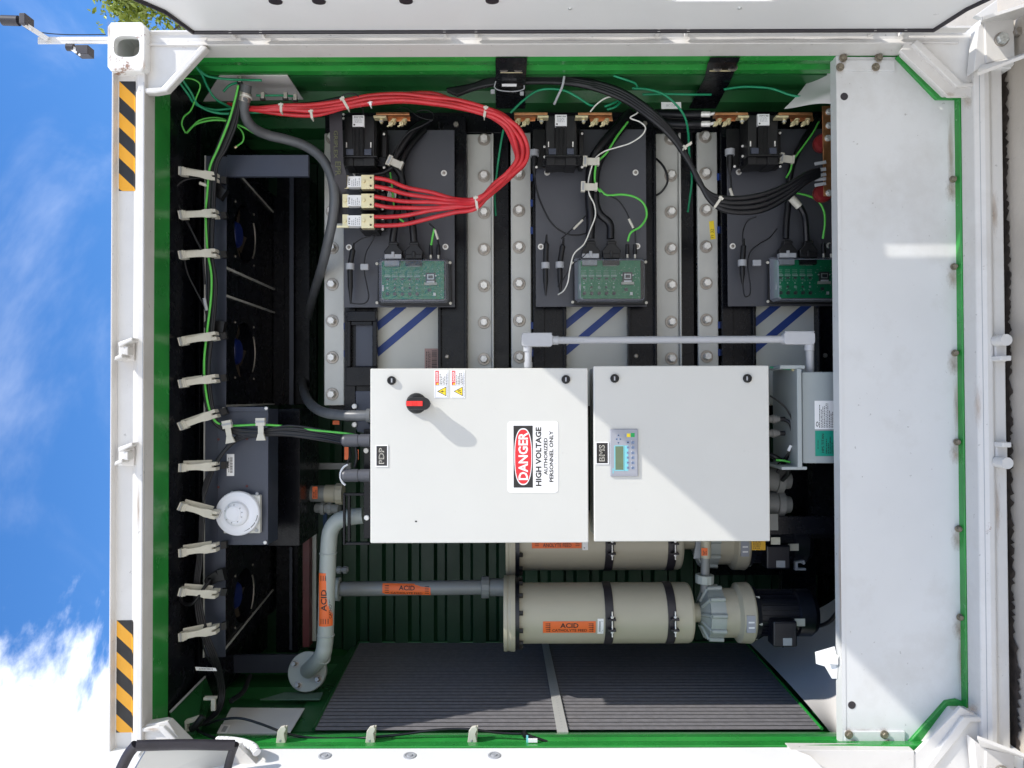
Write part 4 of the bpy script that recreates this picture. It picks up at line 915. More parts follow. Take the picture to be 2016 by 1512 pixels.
wire([(1162, 220, YC - .04), (1175, 205, YC - .04), (1195, 192, YC - .05), (1220, 190, YC - .05), (1245, 196, YC - .05), (1261, 208, YC - .05), (1255, 222, YC - .05), (1241, 232, YC - .05), (1260, 240, YC - .05), (1271, 252, YC - .05), (1262, 268, YC - .04), (1240, 282, YC), (1215, 290, .38), (1190, 298, .41), (1172, 312, .41), (1163, 335, .42), (1158, 360, .42), (1160, 382, .42), (1170, 403, .42), (1172, 425, .42), (1163, 450, .42), (1150, 480, .41), (1130, 500, .40), (1122, 530, .40), (1118, 555, .40), (1110, 572, .42), (1099, 580, .45)], .0027, whtw, 'white_wire', 'thin white wire wandering from the copper busbar down to the middle plate', 'wire')
wire([(1158, 495, .41), (1145, 508, .40), (1128, 520, .41), (1112, 545, .43), (1098, 565, .45)], .0018, blkc, 'thin_wire', 'hair-thin black wire crossing the white wire at the middle board')
# small nylon clips over the looms
def sclip(px, py, ang, label, Y_=.41, w_=30, h_=14):
    b = MB(); c = P(px, py, Y_); a = math.radians(ang); d = Vector((-math.sin(a), 0, -math.cos(a))) * w_ / 2 * k(Y_)
    b.bar(c - d, c + d * .9, h_ * k(Y_), .008, clipm); b.bar(c - d * 1.1, c - d * .55, h_ * 1.45 * k(Y_), .016, clipm); b.bar(c + d * .75, c + d * 1.05, h_ * 1.1 * k(Y_), .022, clipm)
    b.bar(c - d * .95, c - d * .7, h_ * 1.1 * k(Y_), .019, tiem)
    return b.solo('cable_clip', label, 'cable clip', 'small white clips holding the looms', bevel=.001)
sclip(778, 321, 24, 'small white clip on the loom above the fuses')
sclip(1164, 318, 2, 'small white clip where the white wire meets the middle loom')
sclip(1160, 368, 2, 'small white clip lower down the middle loom')
sclip(1549, 313, 8, 'small white clip on the loom of the lowest stack', w_=26)
sclip(776, 382, 8, 'white clip half hidden under the red cables', .46, 22, 18)
# ================================================================ cabinets
YK = 0.14
def cabinet(name, px0, px1, py0, py1, label, dep=0.21):
    c = P((px0 + px1) / 2, (py0 + py1) / 2, YK); t = thing(name, label, 'cabinet', (c.x, YK + dep, P(px1, 779, YK).z))
    b = MB(); b.pb(px0 + 3, px1 - 3, py0 + 3, py1 - 3, YK + 0.024, dep - 0.024, cabm); b.build('body', t, 0.004)
    b = MB(); b.pb(px0, px1, py0, py1, YK, 0.020, cabm); d = b.build('door', t, 0.0035, seg=3); return t, d
def lock(px, py, d):
    b = MB(); c = P(px, py, YK); b.lathe(c, (0, -1, 0), [(0, 0.0150), (0.005, 0.0148), (0.0095, 0.0135), (0.011, 0.012), (0.0112, 0.009), (0.008, 0.0085), (0.008, 0.004)], blackp, 26)
    b.pb(px - 1.4, px + 1.4, py - 4, py + 4, YK - 0.0105, 0.004, tiem); b.build('lock', d)
def plate(st, px0, px1, py0, py1, d):
    b = MB(); b.pb(px0, px1, py0, py1, YK - 0.0028, 0.0028, paper); b.pb(px0 + 2, px1 - 2, py0 + 2, py1 - 2, YK - 0.0032, 0.001, ink)
    b.text(st, px0 + 7, px1 - 8, py0 + 6, py1 - 6, YK - 0.0034, clipm, 'v', 0.022); b.text(st, px0 + 8, px1 - 9, py0 + 7.4, py1 - 7.4, YK - 0.0036, ink, 'v', -0.012); b.build('nameplate', d)
pdp, pd_ = cabinet('power_cabinet', 729, 1158, 725, 1069, 'larger light grey cabinet with PDP plate, danger sign and black rotary handle')
for px, py in ((771, 749), (1114, 747)): lock(px, py, pd_)
plate('PDP', 739, 764, 876, 919, pd_)
# rotary handle
b = MB(); c = P(820, 794, YK)
b.lathe(c, (0, -1, 0), [(0, 0.0350), (0.006, 0.0350), (0.010, 0.0335), (0.016, 0.0305), (0.018, 0.025)], blackp, 36); hb = b.build('switch_base', pd_)
b = MB(); h = []
def hsec(y, s_):
    out = []
    a_, e_ = c + Vector((0, 0, 0.006)), P(838.5, 794.5, YK); r = 0.0212 * s_
    for i in range(14): an = math.pi * i / 13; out.append(Vector((a_.x + math.cos(an) * r, y, a_.z + math.sin(an) * r)))
    for i in range(14): an = math.pi + math.pi * i / 13; out.append(Vector((e_.x + math.cos(an) * r, y, e_.z + math.sin(an) * r)))
    return out
b.loft([hsec(YK - 0.016, 0.82), hsec(YK - 0.034, 0.72), hsec(YK - 0.052, 0.98), hsec(YK - 0.064, 1.0), hsec(YK - 0.068, 0.93)], blackp)
hk = b.build('switch_handle', pd_)
b = MB(); q0_, q1_ = P(808, 0, YK - .068), P(832, 0, YK - .068)
b.pb(800, 832, 789.5, 799.5, YK - 0.0705, 0.006, redk)
for px in (811, 815, 819): b.pb(px, px + 1.2, 790, 799, YK - 0.0716, 0.003, redk)
b.build('red_insert', pd_, 0.0012)
# large danger sign
b = MB(); Yl = YK - 0.0012
def rrect(px0, px1, py0, py1, r, Y, m, d=0.001):
    pts = []
    for cx, cy, a0 in ((px1 - r, py0 + r, -90), (px1 - r, py1 - r, 0), (px0 + r, py1 - r, 90), (px0 + r, py0 + r, 180)):
        for i in range(7): a = math.radians(a0 + 15 * i); pts.append((cx + r * math.cos(a), cy + r * math.sin(a)))
    return pts
b.prism(rrect(999, 1099, 829, 970, 7, Yl, paper), Yl, 0.001, paper)
quad(b, 1011, 1049, 838, 960, Yl - 0.0003, ink)
def ell(cx, cy, rx, ry, Y, m, e=2.5, n=48):
    pts = [P(cx + rx * (abs(math.cos(a)) ** (2 / e)) * (1 if math.cos(a) > 0 else -1), cy + ry * (abs(math.sin(a)) ** (2 / e)) * (1 if math.sin(a) > 0 else -1), Y) for a in [2 * math.pi * i / n for i in range(n)]]
    b.add(pts, [tuple(range(n))], m)
ell(1030, 899, 17.5, 56, Yl - 0.0006, paper); ell(1030, 899, 16, 53.5, Yl - 0.0008, lred)
b.text('DANGER', 1020.5, 1039.5, 851, 945, Yl - 0.0011, paper, 'v', 0.028)
b.text('HIGH VOLTAGE', 1054.5, 1066, 841, 957, Yl - 0.0003, ink, 'v', 0.036)
b.text('AUTHORIZED', 1070.5, 1078, 862, 935, Yl - 0.0003, ink, 'v', 0.030)
b.text('PERSONNEL ONLY', 1081.5, 1089.5, 848, 949, Yl - 0.0003, ink, 'v', 0.030)
scribble(b, 1093, 1096, 880, 915, Yl - 0.0003, 1, tiem)
b.build('danger_sign', pd_)
def small_danger(px0, bolt_):
    b = MB(); b.pb(px0, px0 + 28, 729, 784, Yl, 0.001, paper); Y2 = Yl - 0.0003
    quad(b, px0 + 2, px0 + 9, 730, 758, Y2, lred); b.text('DANGER', px0 + 3.2, px0 + 7.6, 731.5, 752, Y2 - .0003, paper, 'v', .02)
    b.prism([(px0 + 3.5, 756), (px0 + 7.8, 753.6), (px0 + 7.8, 758.4)], Y2 - .0003, .0002, yel)
    for e in ((px0 + 2, px0 + 25.5, 758.5, 759), (px0 + 2, px0 + 25.5, 782.5, 783), (px0 + 25, px0 + 25.5, 730, 783), (px0 + 2, px0 + 2.4, 759, 783)): quad(b, *e, Y2, keyb)
    scribble(b, px0 + 10, px0 + 25, 732, 757, Y2, 5, ink, 'v', int(px0)); scribble(b, px0 + 25.8, px0 + 27.6, 732, 782, Y2, 1, tiem)
    b.prism([(px0 + 5.5, 770.5), (px0 + 23.5, 761), (px0 + 23.5, 780)], Y2, .0002, ink); b.prism([(px0 + 8, 770.5), (px0 + 22.4, 762.8), (px0 + 22.4, 778.2)], Y2 - .0003, .0002, yel)
    if bolt_: b.prism([(px0 + 11, 770), (px0 + 17, 773), (px0 + 16, 770.6), (px0 + 21, 771.2), (px0 + 15, 768.2), (px0 + 16, 770)], Y2 - .0006, .0002, ink)
    else:
        b.prism([(px0 + 12, 767), (px0 + 20, 768), (px0 + 20, 769.3), (px0 + 12.5, 768.6)], Y2 - .0006, .0002, ink); b.prism([(px0 + 14, 770), (px0 + 21, 772), (px0 + 20, 775), (px0 + 18, 772.4), (px0 + 14, 771.3)], Y2 - .0006, .0002, ink)
    b.build('danger_label', pd_)
small_danger(855, True); small_danger(887.5, False)
b = MB(); b.pb(817, 821, 1025, 1028, YK - .0004, .0004, ink); b.build('scratch', pd_)
bms, bd_ = cabinet('battery_management_cabinet', 1169, 1515, 720, 1066, 'smaller light grey cabinet with BMS plate and a keypad display, half in shadow', 0.21)
for px, py in ((1210, 745), (1471, 745)): lock(px, py, bd_)
plate('BMS', 1172.5, 1198.5, 870, 914, bd_)
# operator panel
t_ = MB(); Yh = YK - 0.007
t_.pb(1201.5, 1256.5, 845, 938, Yh, 0.008, hmim); hm = t_.build('operator_panel', bd_, 0.0025)
b = MB(); Yq = Yh - 0.0004
quad(b, 1205, 1254.5, 850, 934, Yq, hmim)
quad(b, 1209.5, 1229.5, 877, 927, Yq - .0003, cyan); quad(b, 1229, 1237, 877, 927, Yq - .0003, cyan); quad(b, 1211.5, 1227.5, 878.5, 925, Yq - .0006, lcd)
quad(b, 1234, 1241, 853.5, 860.5, Yq - .0006, yel); quad(b, 1242, 1249.5, 852.5, 860.5, Yq - .0006, mat('green_key', (0.0, 0.33, 0.07), .45))
for (cx, cy, a) in ((1217.5, 857, 0), (1217.5, 872, 180), (1214, 864.5, 270), (1221.5, 864.5, 90)):
    q = []
    for dx, dy in ((0, -1.8), (1.6, 1.2), (-1.6, 1.2)):
        r_ = math.radians(a); q.append((cx + dx * math.cos(r_) - dy * math.sin(r_), cy + dx * math.sin(r_) + dy * math.cos(r_)))
    for m_, s_, o_ in ((keyb, 1.8, 0), (ink, 1, -.0003)): b.prism([(cx + (u - cx) * s_, cy + (v - cy) * s_) for u, v in q], Yq - .0003 + o_, .0002, m_)
for i, py in enumerate((871, 881, 891.5, 901, 911, 921)):
    quad(b, 1234, 1239, py - 2.5, py + 2.5, Yq - .0006, keyb); quad(b, 1243, 1249, py - 2.5, py + 2.5, Yq - .0006, keyb)
    b.text('%d' % ((i * 3 + 1) % 10), 1234.8, 1237.8, py - 1.3, py + 1.1, Yq - .0009, ink, 'v'); b.text('F%d' % (i + 1), 1244, 1247.6, py - 1.8, py + 1.8, Yq - .0009, ink, 'v')
    b.add([P(1242.6, py - 3.5, Yq - .0008), P(1243.8, py - 3.5, Yq - .0008), P(1243.8, py - 2.5, Yq - .0008), P(1242.6, py - 2.5, Yq - .0008)], [(0, 1, 2, 3)], paper)
quad(b, 1230, 1232, 854, 860, Yq - .0006, keyb); quad(b, 1206, 1208, 922, 932, Yq - .0006, cyan)
b.build('keypad', hm)
# white conduit looping between the cabinets (runs down the photo's right)
Yc = 0.20; t = thing('conduit', 'grey plastic conduit with two elbow boxes above the cabinets', 'conduit', P(1320, 720, Yc))
b = MB(); b.cyl(P(1090, 670, Yc), P(1545, 668, Yc), 0.0128, pvcg, 20); b.cyl(P(1086, 670, Yc), P(1099, 670, Yc), 0.0155, pvcg, 20); b.cyl(P(1537, 668, Yc), P(1547, 668, Yc), 0.015, pvcg, 20)
b.text('CL 2016 LINE SR 10 14', 1100, 1150, 668.5, 673, Yc - .0131, tiem, 'h', 0, warp=None); b.build('pipe', t)
b = MB(); b.prism(rrect(1027, 1088, 656, 682, 6, 0, 0), Yc - .018, 0.036, pvcg); b.pb(1029, 1087, 655, 657, Yc - .020, .04, pvcg); b.build('elbow_box', t, 0.004)
b = MB(); b.prism(rrect(1544, 1605, 653, 678, 6, 0, 0), Yc - .018, 0.036, pvcg); b.pb(1546, 1604, 652, 654, Yc - .020, .04, pvcg); b.build('elbow_box', t, 0.004)
b = MB(); b.cyl(P(1040, 678, Yc), P(1040, 730, Yc), 0.0125, pvcg, 20); b.cyl(P(1039, 680, Yc), P(1039, 692, Yc), 0.0155, pvcg, 20); b.cyl(P(1040, 713, Yc), P(1040, 723, Yc), 0.0145, pvcg, 20); b.build('pipe', t)
b = MB(); b.cyl(P(1594, 674, Yc), P(1594, 735, Yc + .05), 0.0135, pvcg, 20); b.cyl(P(1593, 677, Yc), P(1593, 690, Yc), 0.0165, pvcg, 20); b.build('pipe', t)
# transformer box under the BMS cabinet
Yt = .20; t = thing('transformer', 'blue-grey transformer box with a white and a teal label, under the smaller cabinet', 'transformer', P(1600, 820, Yt))
b = MB(); b.pb(1580, 1690, 732, 912, Yt, 0.25, blueg); b.build('case', t, 0.004)
b = MB(); b.pb(1570, 1579, 726, 921, Yt - .02, 0.25, blueg); b.pb(1536, 1585, 719, 726, Yt - .015, .2, blueg); b.pb(1539, 1589, 919, 925, Yt - .015, .2, blueg); b.pb(1538, 1572, 726, 921, Yt + .15, .01, blueg); b.build('side_flange', t, 0.002)
b = MB(); Yl2 = Yt - .0008; b.pb(1604, 1642, 789, 845, Yl2, .0008, paper)
scribble(b, 1612, 1641, 792, 842, Yl2 - .0003, 9, ink, 'v', 8)
ring = [P(1609 + 2.6 * math.cos(a), 835 + 5 * math.sin(a), Yl2 - .0004) for a in [i * math.pi / 8 for i in range(16)]]; b.add(ring, [tuple(range(16))], ink)
ring = [P(1609 + 1.5 * math.cos(a), 835 + 3.4 * math.sin(a), Yl2 - .0007) for a in [i * math.pi / 8 for i in range(16)]]; b.add(ring, [tuple(range(16))], paper)
b.build('label', t)
b = MB(); b.pb(1605, 1643, 848, 898, Yl2, .0008, teal); b.text('HPS TITAN', 1617.5, 1622.5, 854, 891, Yl2 - .0003, ink, 'v', .015); scribble(b, 1625, 1640, 856, 893, Yl2 - .0003, 4, ink, 'v', 9); scribble(b, 1609, 1612, 864, 884, Yl2 - .0003, 1, ink); b.build('label', t)
b = MB(); b.pb(1550, 1561, 786, 850, Yt + .148, .001, paper); b.pb(1546, 1550, 786, 850, Yt + .148, .001, lred); scribble(b, 1551, 1560, 788, 848, Yt + .1475, 3, tiem, 'v', 3); b.build('label', t)
b = MB(); b.bolt(P(1561, 727, Yt + .02), .008, .01, m=brass); b.build('bolt', t)
wire([(1516, 723, .26), (1535, 725, .25), (1558, 727, .23)], .0035, grnc, 'green_wire', 'short green wire from the smaller cabinet to the transformer', 'wire')
for i, (py, lab) in enumerate(((825, 'upper ribbed cable gland below the smaller cabinet'), (853, 'lower ribbed cable gland below the smaller cabinet'))):
    b = MB(); c0, c1 = P(1512, py, .26), P(1534, py, .26); ax = c1 - c0
    b.lathe(c0, ax, [(0, .013), (.012, .013), (.014, .0155), (.026, .0155), (.028, .012), (ax.length, .011)], duskg, 14); b.cyl(c1, c1 + ax * .5, .0085, blkc, 12); b.solo('cable_gland', lab, 'cable gland')
wire([(1516, 779, .25), (1535, 792, .24), (1550, 808, .24), (1560, 830, .24), (1562, 855, .24), (1558, 880, .24), (1546, 900, .25), (1530, 915, .28)], .0030, blkc, 'black_cable', 'thin black cable arching beside the transformer', extra=lambda b: b.cyl(P(1552, 888, .235), P(1557, 877, .235), .0055, paper, 8))
wire([(1544, 826, .26), (1556, 835, .25), (1560, 860, .25), (1555, 890, .26), (1530, 930, .3)], .0065, blkc, 'black_cable', 'thicker black cable bending down from the upper gland')
wire([(1528, 906, .26), (1542, 907, .25), (1555, 910, .25)], .004, gynw, 'green_wire', 'bright green wire end at the lower corner of the transformer', 'wire')
wire([(1515, 895, .3), (1530, 902, .29), (1545, 912, .3), (1552, 930, .32), (1540, 945, .35)], .009, blkc, 'black_cable', 'black cable curling under the transformer corner')
b = MB()
for i, (y0, y1) in enumerate(((920, 965), (970, 1010))):
    b.lathe(P(1500, (y0 + y1) / 2, .42), P(1555, (y0 + y1) / 2 + 4, .42) - P(1500, (y0 + y1) / 2, .42), [(0, .045), (.05, .045), (.052, .052), (.075, .052), (.08, .036), (.105, .03)], polyg if i else polyg, 20)
for s_ in (0,): pass
t = thing('valve_pair', 'pair of dull grey valve bodies in the dark below the smaller cabinet', 'valve', P(1530, 970, .42))
for y0 in (942, 990):
    b = MB(); a_, e_ = P(1500, y0, .42), P(1555, y0 + 4, .42); b.lathe(a_, e_ - a_, [(0, .045), (.05, .045), (.052, .052), (.075, .052), (.08, .036), (.105, .03)], duskg, 20); b.build('valve_body', t)
b = MB(); b.pb(1516, 1640, 1017, 1052, .36, .02, black); b.pb(1516, 1532, 1012, 1044, .355, .004, duskg); b.solo('pump_shelf', 'black steel shelf edge below the smaller cabinet', 'shelf')
b = MB(); b.pb(1600, 1650, 860, 1060, .6, .05, black); b.pb(1540, 1606, 925, 1300, .95, .05, black); b.pb(1375, 1655, 1060, 1132, 1.05, .03, black); b.solo('equipment_frame', 'black steel frame behind the pumps', 'frame')

# ================================================================ fan unit along the ceiling
Yf = 0.37; ZU = P(445, 779, Yf).z; YB = 1.20
t = thing('fan_unit', 'long black fan unit under the ceiling with three round fan openings', 'fan unit', (0, Yf, ZU), None)
xa, xb_, xc, xd = P(1008, 305, Yf).x, P(1008, 800, Yf).x, P(1008, 1075, Yf).x, P(1008, 1292, Yf).x
zt_ = P(403, 779, Yf).z
b = MB(); b.box(xd, xa, Yf, Yf + .003, ZU, zt_, slate); b.build('front_strip', t, .001)
b = MB(); b.box(xd, xa, Yf - .004, Yf - .001, zt_ - .003, zt_ + .002, zinc); b.build('edge_trim', t)
def fanbay(x0, x1, fans, lab):
    """recess whose underside shows: roof panel with fan holes, back wall, end walls"""
    zc_ = ZU + .012; b = MB(); n = 40
    # panel with round holes, one cell per fan
    m = len(fans)
    for i, (cx, cy, r) in enumerate(fans):
        lo = x0 if i == 0 else (fans[i - 1][0] + cx) / 2; hi = x1 if i == m - 1 else (fans[i + 1][0] + cx) / 2
        lo, hi = min(lo, hi), max(lo, hi)
        vs = []
        for j in range(n):
            a = 2 * math.pi * (j + .5) / n; ca, sa = math.cos(a), math.sin(a)
            vs.append((cx + r * ca, cy + r * sa, zc_))
            tx = ((hi - cx) / ca if ca > 0 else (lo - cx) / ca) if abs(ca) > 1e-6 else 9; ty = ((YB - cy) / sa if sa > 0 else (Yf + .004 - cy) / sa) if abs(sa) > 1e-6 else 9
            q = min(tx, ty); vs.append((cx + q * ca, cy + q * sa, zc_))
        # corner points
        fs = [(2 * j, 2 * ((j + 1) % n), 2 * ((j + 1) % n) + 1, 2 * j + 1) for j in range(n)]
        b.add(vs, fs, black)
        b.loft([[Vector((cx + r * math.cos(2 * math.pi * j / n), cy + r * math.sin(2 * math.pi * j / n), zc_ + dz)) for j in range(n)] for dz in (0, .05)], black, caps=False, smooth=True)
        b.box(lo, hi, Yf + .01, YB, zc_ + .05, zc_ + .055, black)
    b.build('underside_panel', t)
    for cx, cy, r in fans:
        fo = MB(); fo.lathe((cx, cy, zc_ + .052), (0, 0, -1), [(0, .052), (.02, .052), (.03, .045)], fanblue, 28); f_ = fo.build('fan_hub', t)
        b = MB()
        for j in range(5):
            a = 2 * math.pi * j / 5 + .4; ca, sa = math.cos(a), math.sin(a); u = Vector((ca, sa, 0)); v = Vector((-sa, ca, 0)); c0 = Vector((cx, cy, zc_ + .036))
            q = [c0 + u * .045 - v * .018, c0 + u * .045 + v * .022 + Vector((0, 0, .012)), c0 + u * (r - .012) + v * .055 + Vector((0, 0, .016)), c0 + u * (r - .008) - v * .018 - Vector((0, 0, .006))]
            b.loft([q, [p + Vector((0, 0, .002)) for p in q]], fanbr)
        b.build('fan_blades', f_)
        b = MB(); pts = [Vector((cx + (r - .003) * math.cos(a), cy + (r - .003) * math.sin(a), zc_ - .004)) for a in [2 * math.pi * j / 40 for j in range(41)]]
        b.tube(pts[6:16], (.0035, .003), washm, 6, 2); b.build('fan_ring', t)
        for j in range(4):
            a = math.pi / 4 + j * math.pi / 2; b = MB(); b.screw((cx + (r + .035) * math.cos(a), cy + (r + .035) * math.sin(a), zc_), .005, (0, 0, -1), m=washm); b.build('screw', t)
fz1, fz2, fz3 = P(490, 462, .62), P(490, 692, .62), P(487, 1172, .62)
fx = lambda py: P(490, py, .60).x
fanbay(xa, xb_, [(fx(462), .60, .115), (fx(692), .60, .115)], '')
fanbay(xc, xd, [(fx(1172), .60, .105)], '')
b = MB(); xa_, xb2 = P(574, 348, .95).x, P(574, 797, .95).x; z9 = P(574, 570, .95).z; b.box(xa_, xb2, .950, .956, z9 - .009, z9 + .010, slate); b.build('hanging_lip', t, .001)
b = MB(); xa_, xb2 = P(574, 1078, .95).x, P(574, 1280, .95).x; b.box(xa_, xb2, .950, .956, z9 - .004, z9 + .008, slate); b.build('hanging_lip', t, .001)
# divider webs and back flange seen below the underside
b = MB(); xm0, xm1 = fx(548), fx(598)
b.box(xa - .002, xb_, .96, .975, ZU - .035, ZU + .01, black); b.box(xa, xa - .004, Yf, 1.0, ZU - .002, ZU + .012, black); b.build('rear_rail', t, .001)
for xx in (fx(545), fx(596), xb_ + .005):
    b = MB(); b.box(xx - .0035, xx + .0035, Yf + .005, .96, ZU + .002, ZU + .010, zinc); b.build('web_edge', t)
b = MB(); b.bar(Vector((xa - .01, Yf + .03, ZU + .008)), Vector((xa - .07, .95, ZU + .008)), .004, .006, zinc, up=(0, 0, 1)); b.build('web_edge', t)
b = MB(); b.bar(Vector((xd + .10, .95, ZU + .006)), Vector((xd + .025, Yf + .01, ZU + .006)), .004, .006, zinc, up=(0, 0, 1)); b.build('web_edge', t)
b = MB(); b.pb(446, 607, 305, 347, Yf + .001, .02, slate); b.build('end_plate', t, .001)
b = MB(); b.box(P(0, 348, .95).x, P(0, 798, .95).x, .976, 1.10, P(612, 779, 1.0).z, ZU, black); b.build('rear_duct', t, .002)
b = MB(); b.box(P(0, 1078, .95).x, P(0, 1290, .95).x, .976, 1.05, P(590, 779, 1.0).z, ZU, black); b.build('rear_duct', t, .002)
b = MB(); b.pb(440, 590, 1290, 1325, .80, .02, slate); b.build('end_plate', t, .001)
# middle section: control plate
t2 = thing('fan_control_plate', 'slate grey steel plate between the fan openings carrying the round detector', 'plate', P(528, 935, Yf))
b = MB(); b.pb(428, 528, 806, 1073, Yf - .004, .12, slate); b.pb(422, 528, 801, 811, Yf - .008, .01, slate); b.build('plate', t2, .0015)
b = MB(); b.pb(528, 590, 806, 1075, Yf + .25, .3, black); b.build('rear_box', t2, .002)
for px, py in ((441, 805), (524, 804), (439, 1069), (522, 1068)):
    b = MB(); c = P(px, py, Yf - .009); b.lathe(c, (0, -1, 0), [(0, .0065), (.002, .0065), (.005, .0035)], paper, 16); b.build('screw', t2)
for px, py in ((430, 865), (486, 864), (430, 959), (486, 957)):
    b = MB(); c = P(px, py, Yf - .004); b.lathe(c, (0, -1, 0), [(0, .005), (.002, .004)], maroon, 10); b.build('plug', t2)
b = MB(); b.pb(446.5, 461, 894, 937, Yf - .0052, .001, paper); barcode(b, 453, 458, 900, 931, Yf - .0056, 18); scribble(b, 449, 452, 898, 930, Yf - .0056, 1, ink); b.build('barcode_label', t2)
# smoke detector
c = P(470, 1010, Yf - .03); sd = thing('smoke_detector', 'round white smoke detector on the slate plate', 'smoke detector', c)
b = MB(); b.pb(440, 512, 975, 1050, Yf - .028, .022, cabm)
b.solo('detector_base', 'square grey base plate behind the round smoke detector', 'plate', bevel=.003) if 0 else b.build('base', sd, .003)
b = MB(); K = k(Yf)
b.lathe(c, (0, -1, 0), [(0, 43 * K), (.012, 43 * K), (.017, 41.5 * K), (.020, 34 * K), (.021, 24 * K), (.034, 22 * K), (.038, 19 * K), (.040, 17 * K)], smokew, 56); b.build('housing', sd)
b = MB(); c2 = P(459, 1012, Yf - .07); b.lathe(c2, (0, -1, 0), [(-.004, 16 * K), (.002, 15 * K), (.004, 13 * K), (.0042, 11.6 * K), (.0034, 11.3 * K), (.0044, 11.0 * K), (.0046, 4 * K)], smokew, 40); b.build('chamber', sd)
b = MB()
for a in (200, 235, 275, 320, 350, 20, 60, 100, 140):
    r_ = math.radians(a); q = P(459 + 17.5 * math.cos(r_), 1012 + 17.5 * math.sin(r_), Yf - .0712); u = Vector((-math.sin(r_), 0, -math.cos(r_)))
    b.bar(q - u * .0025, q + u * .0025, .0035, .0004, tiem)
for i in range(26):
    r_ = math.radians(8 + i * 3.4); q = P(470 + 37 * math.cos(r_), 1010 + 37 * math.sin(r_), Yf - .0485 - .0004); u = Vector((math.sin(r_), 0, math.cos(r_)))
    if i % 7 != 6: b.bar(q - u * .0012, q + u * .0012, .0035, .0004, ink)
b.build('markings', sd)
for px, py in ((506, 972), (505, 1044), (457, 970)): b = MB(); b.screw(P(px, py, Yf - .03), .006, m=tiem); b.build('screw', sd)
# ivory cable clips along the ceiling
def clip(py0, py1, py_, label, back=True):
    """arm from the ceiling to the front strip, seen from below"""
    a, e = P(352, py0, .215), P(424, py1, .285); d = e - a
    def at(t, dy=0.0): return a + d * t + Vector((0, dy, 0))
    t = thing('cable_clip', label, 'cable clip', at(0), 'ivory cable clips along the ceiling')
    W = k(.26); secs = []
    side_ = d.cross(Vector((0, -1, 0))).normalized()
    for t_, w_, off in ((0.16, 12, 0), (.45, 11.5, -.001), (.60, 13, -.005), (.74, 17, -.008), (.92, 17, -.006)):
        c = at(t_, off); q = side_ * w_ / 2 * W
        secs.append([c + q, c - q, c - q + Vector((0, .007, 0)), c + q + Vector((0, .007, 0))])
    b = MB(); b.loft(secs, clipm); b.build('arm', t, .001)
    b = MB(); c = at(.15); q = side_ * 8 * W; dd_ = d.normalized()
    b.loft([[at(0, -.004) + q, at(0, -.004) - q, at(0, .022) - q, at(0, .022) + q], [at(.20, -.004) + q, at(.20, -.004) - q, at(.20, .022) - q, at(.20, .022) + q]], clipm)
    b.tube([at(.13, -.006) + q, at(.13, -.006) - q], .004, clipm, 8, 2); b.tube([at(.06, -.005) + q, at(.06, -.005) - q], .003, tiem, 8, 2); b.build('hinge_block', t, .001)
    b = MB(); q = side_ * 8.5 * W; g_ = side_ * 2 * W
    for s0, s1 in ((q, g_), (-g_, -q)):
        A = [at(.90, -.010) + s0, at(.90, -.010) + s1, at(.90, .03) + s1, at(.90, .03) + s0]; B = [at(1.03, -.006) + s0, at(1.03, -.006) + s1, at(1.03, .03) + s1, at(1.03, .03) + s0]
        b.loft([A, B], clipm)
    b.loft([[at(.86, -.008) + q, at(.86, -.008) - q, at(.86, .03) - q, at(.86, .03) + q], [at(.91, -.008) + q, at(.91, -.008) - q, at(.91, .03) - q, at(.91, .03) + q]], clipm)
    b.build('catch', t, .001)
    b = MB(); q = side_ * 7 * W; o_ = Vector((0, .030, 0)) - side_ * 5 * W
    b.loft([[at(.02) + q + o_, at(.02) - q + o_, at(.02) - q + o_ + Vector((0, .004, 0)), at(.02) + q + o_ + Vector((0, .004, 0))], [at(.80) + q + o_, at(.80) - q + o_, at(.80) - q + o_ + Vector((0, .004, 0)), at(.80) + q + o_ + Vector((0, .004, 0))]], clipm)
    b.build('base_strip', t, .001)
    b = MB(); q = side_ * 7 * W
    c_ = at(1.06, .03); b.loft([[c_ + q, c_ - q, c_ - q + Vector((0, .02, 0)), c_ + q + Vector((0, .02, 0))], [at(1.22, .03) + q, at(1.22, .03) - q, at(1.22, .05) - q, at(1.22, .05) + q]], blackp); b.build('adhesive_foot', t)
CL = [(336, 348, 'highest up the photo, beside the corner of the fan unit'), (421, 420, 'with a thin black cable hooked through it near the first fan'), (500, 498, 'between the two pale web edges and the first fan'),
      (671, 661, 'just below the black right-angle plug'), (754, 745, 'next to the second fan opening'), (838, 814, 'tilted most steeply, where the cables turn'), (919, 918, 'level with the barcode label'),
      (994, 1014, 'tilted the other way, beside the smoke detector'), (1087, 1078, 'below the smoke detector'), (1163, 1170, 'crossed by a looping cable at the third fan'), (1253, 1240, 'last before the green corner')]
for i, (a_, b__, lab) in enumerate(CL): clip(a_ + (2 if i else 0), b__, 0, 'ivory cable clip ' + lab)
for (px, py, ang, lab) in ((446, 848, -12, 'ivory clip upright on the slate plate, left one of two'), (513, 843, 0, 'ivory clip upright on the slate plate, right one of two')):
    b = MB(); Yc_ = Yf - .085; a = math.radians(ang); d_ = Vector((-math.cos(a), 0, math.sin(a)))   # along photo down
    c = P(px, py - 20, Yc_); e = P(px + (8 if ang else 1), py + 24, Yc_); d_ = (e - c)
    b.bar(c, c + d_ * .34, 18 * k(Yc_), .016, clipm); b.bar(c + d_ * .3, c + d_ * .72, 11 * k(Yc_), .006, clipm); b.bar(c + d_ * .70, c + d_, 11 * k(Yc_), .010, clipm, w2=19 * k(Yc_)); b.bar(c + d_ * .12, c + d_ * .2, 19 * k(Yc_), .020, tiem)
    b.solo('cable_clip', lab, 'cable clip', 'upright clips on the slate plate', bevel=.001)
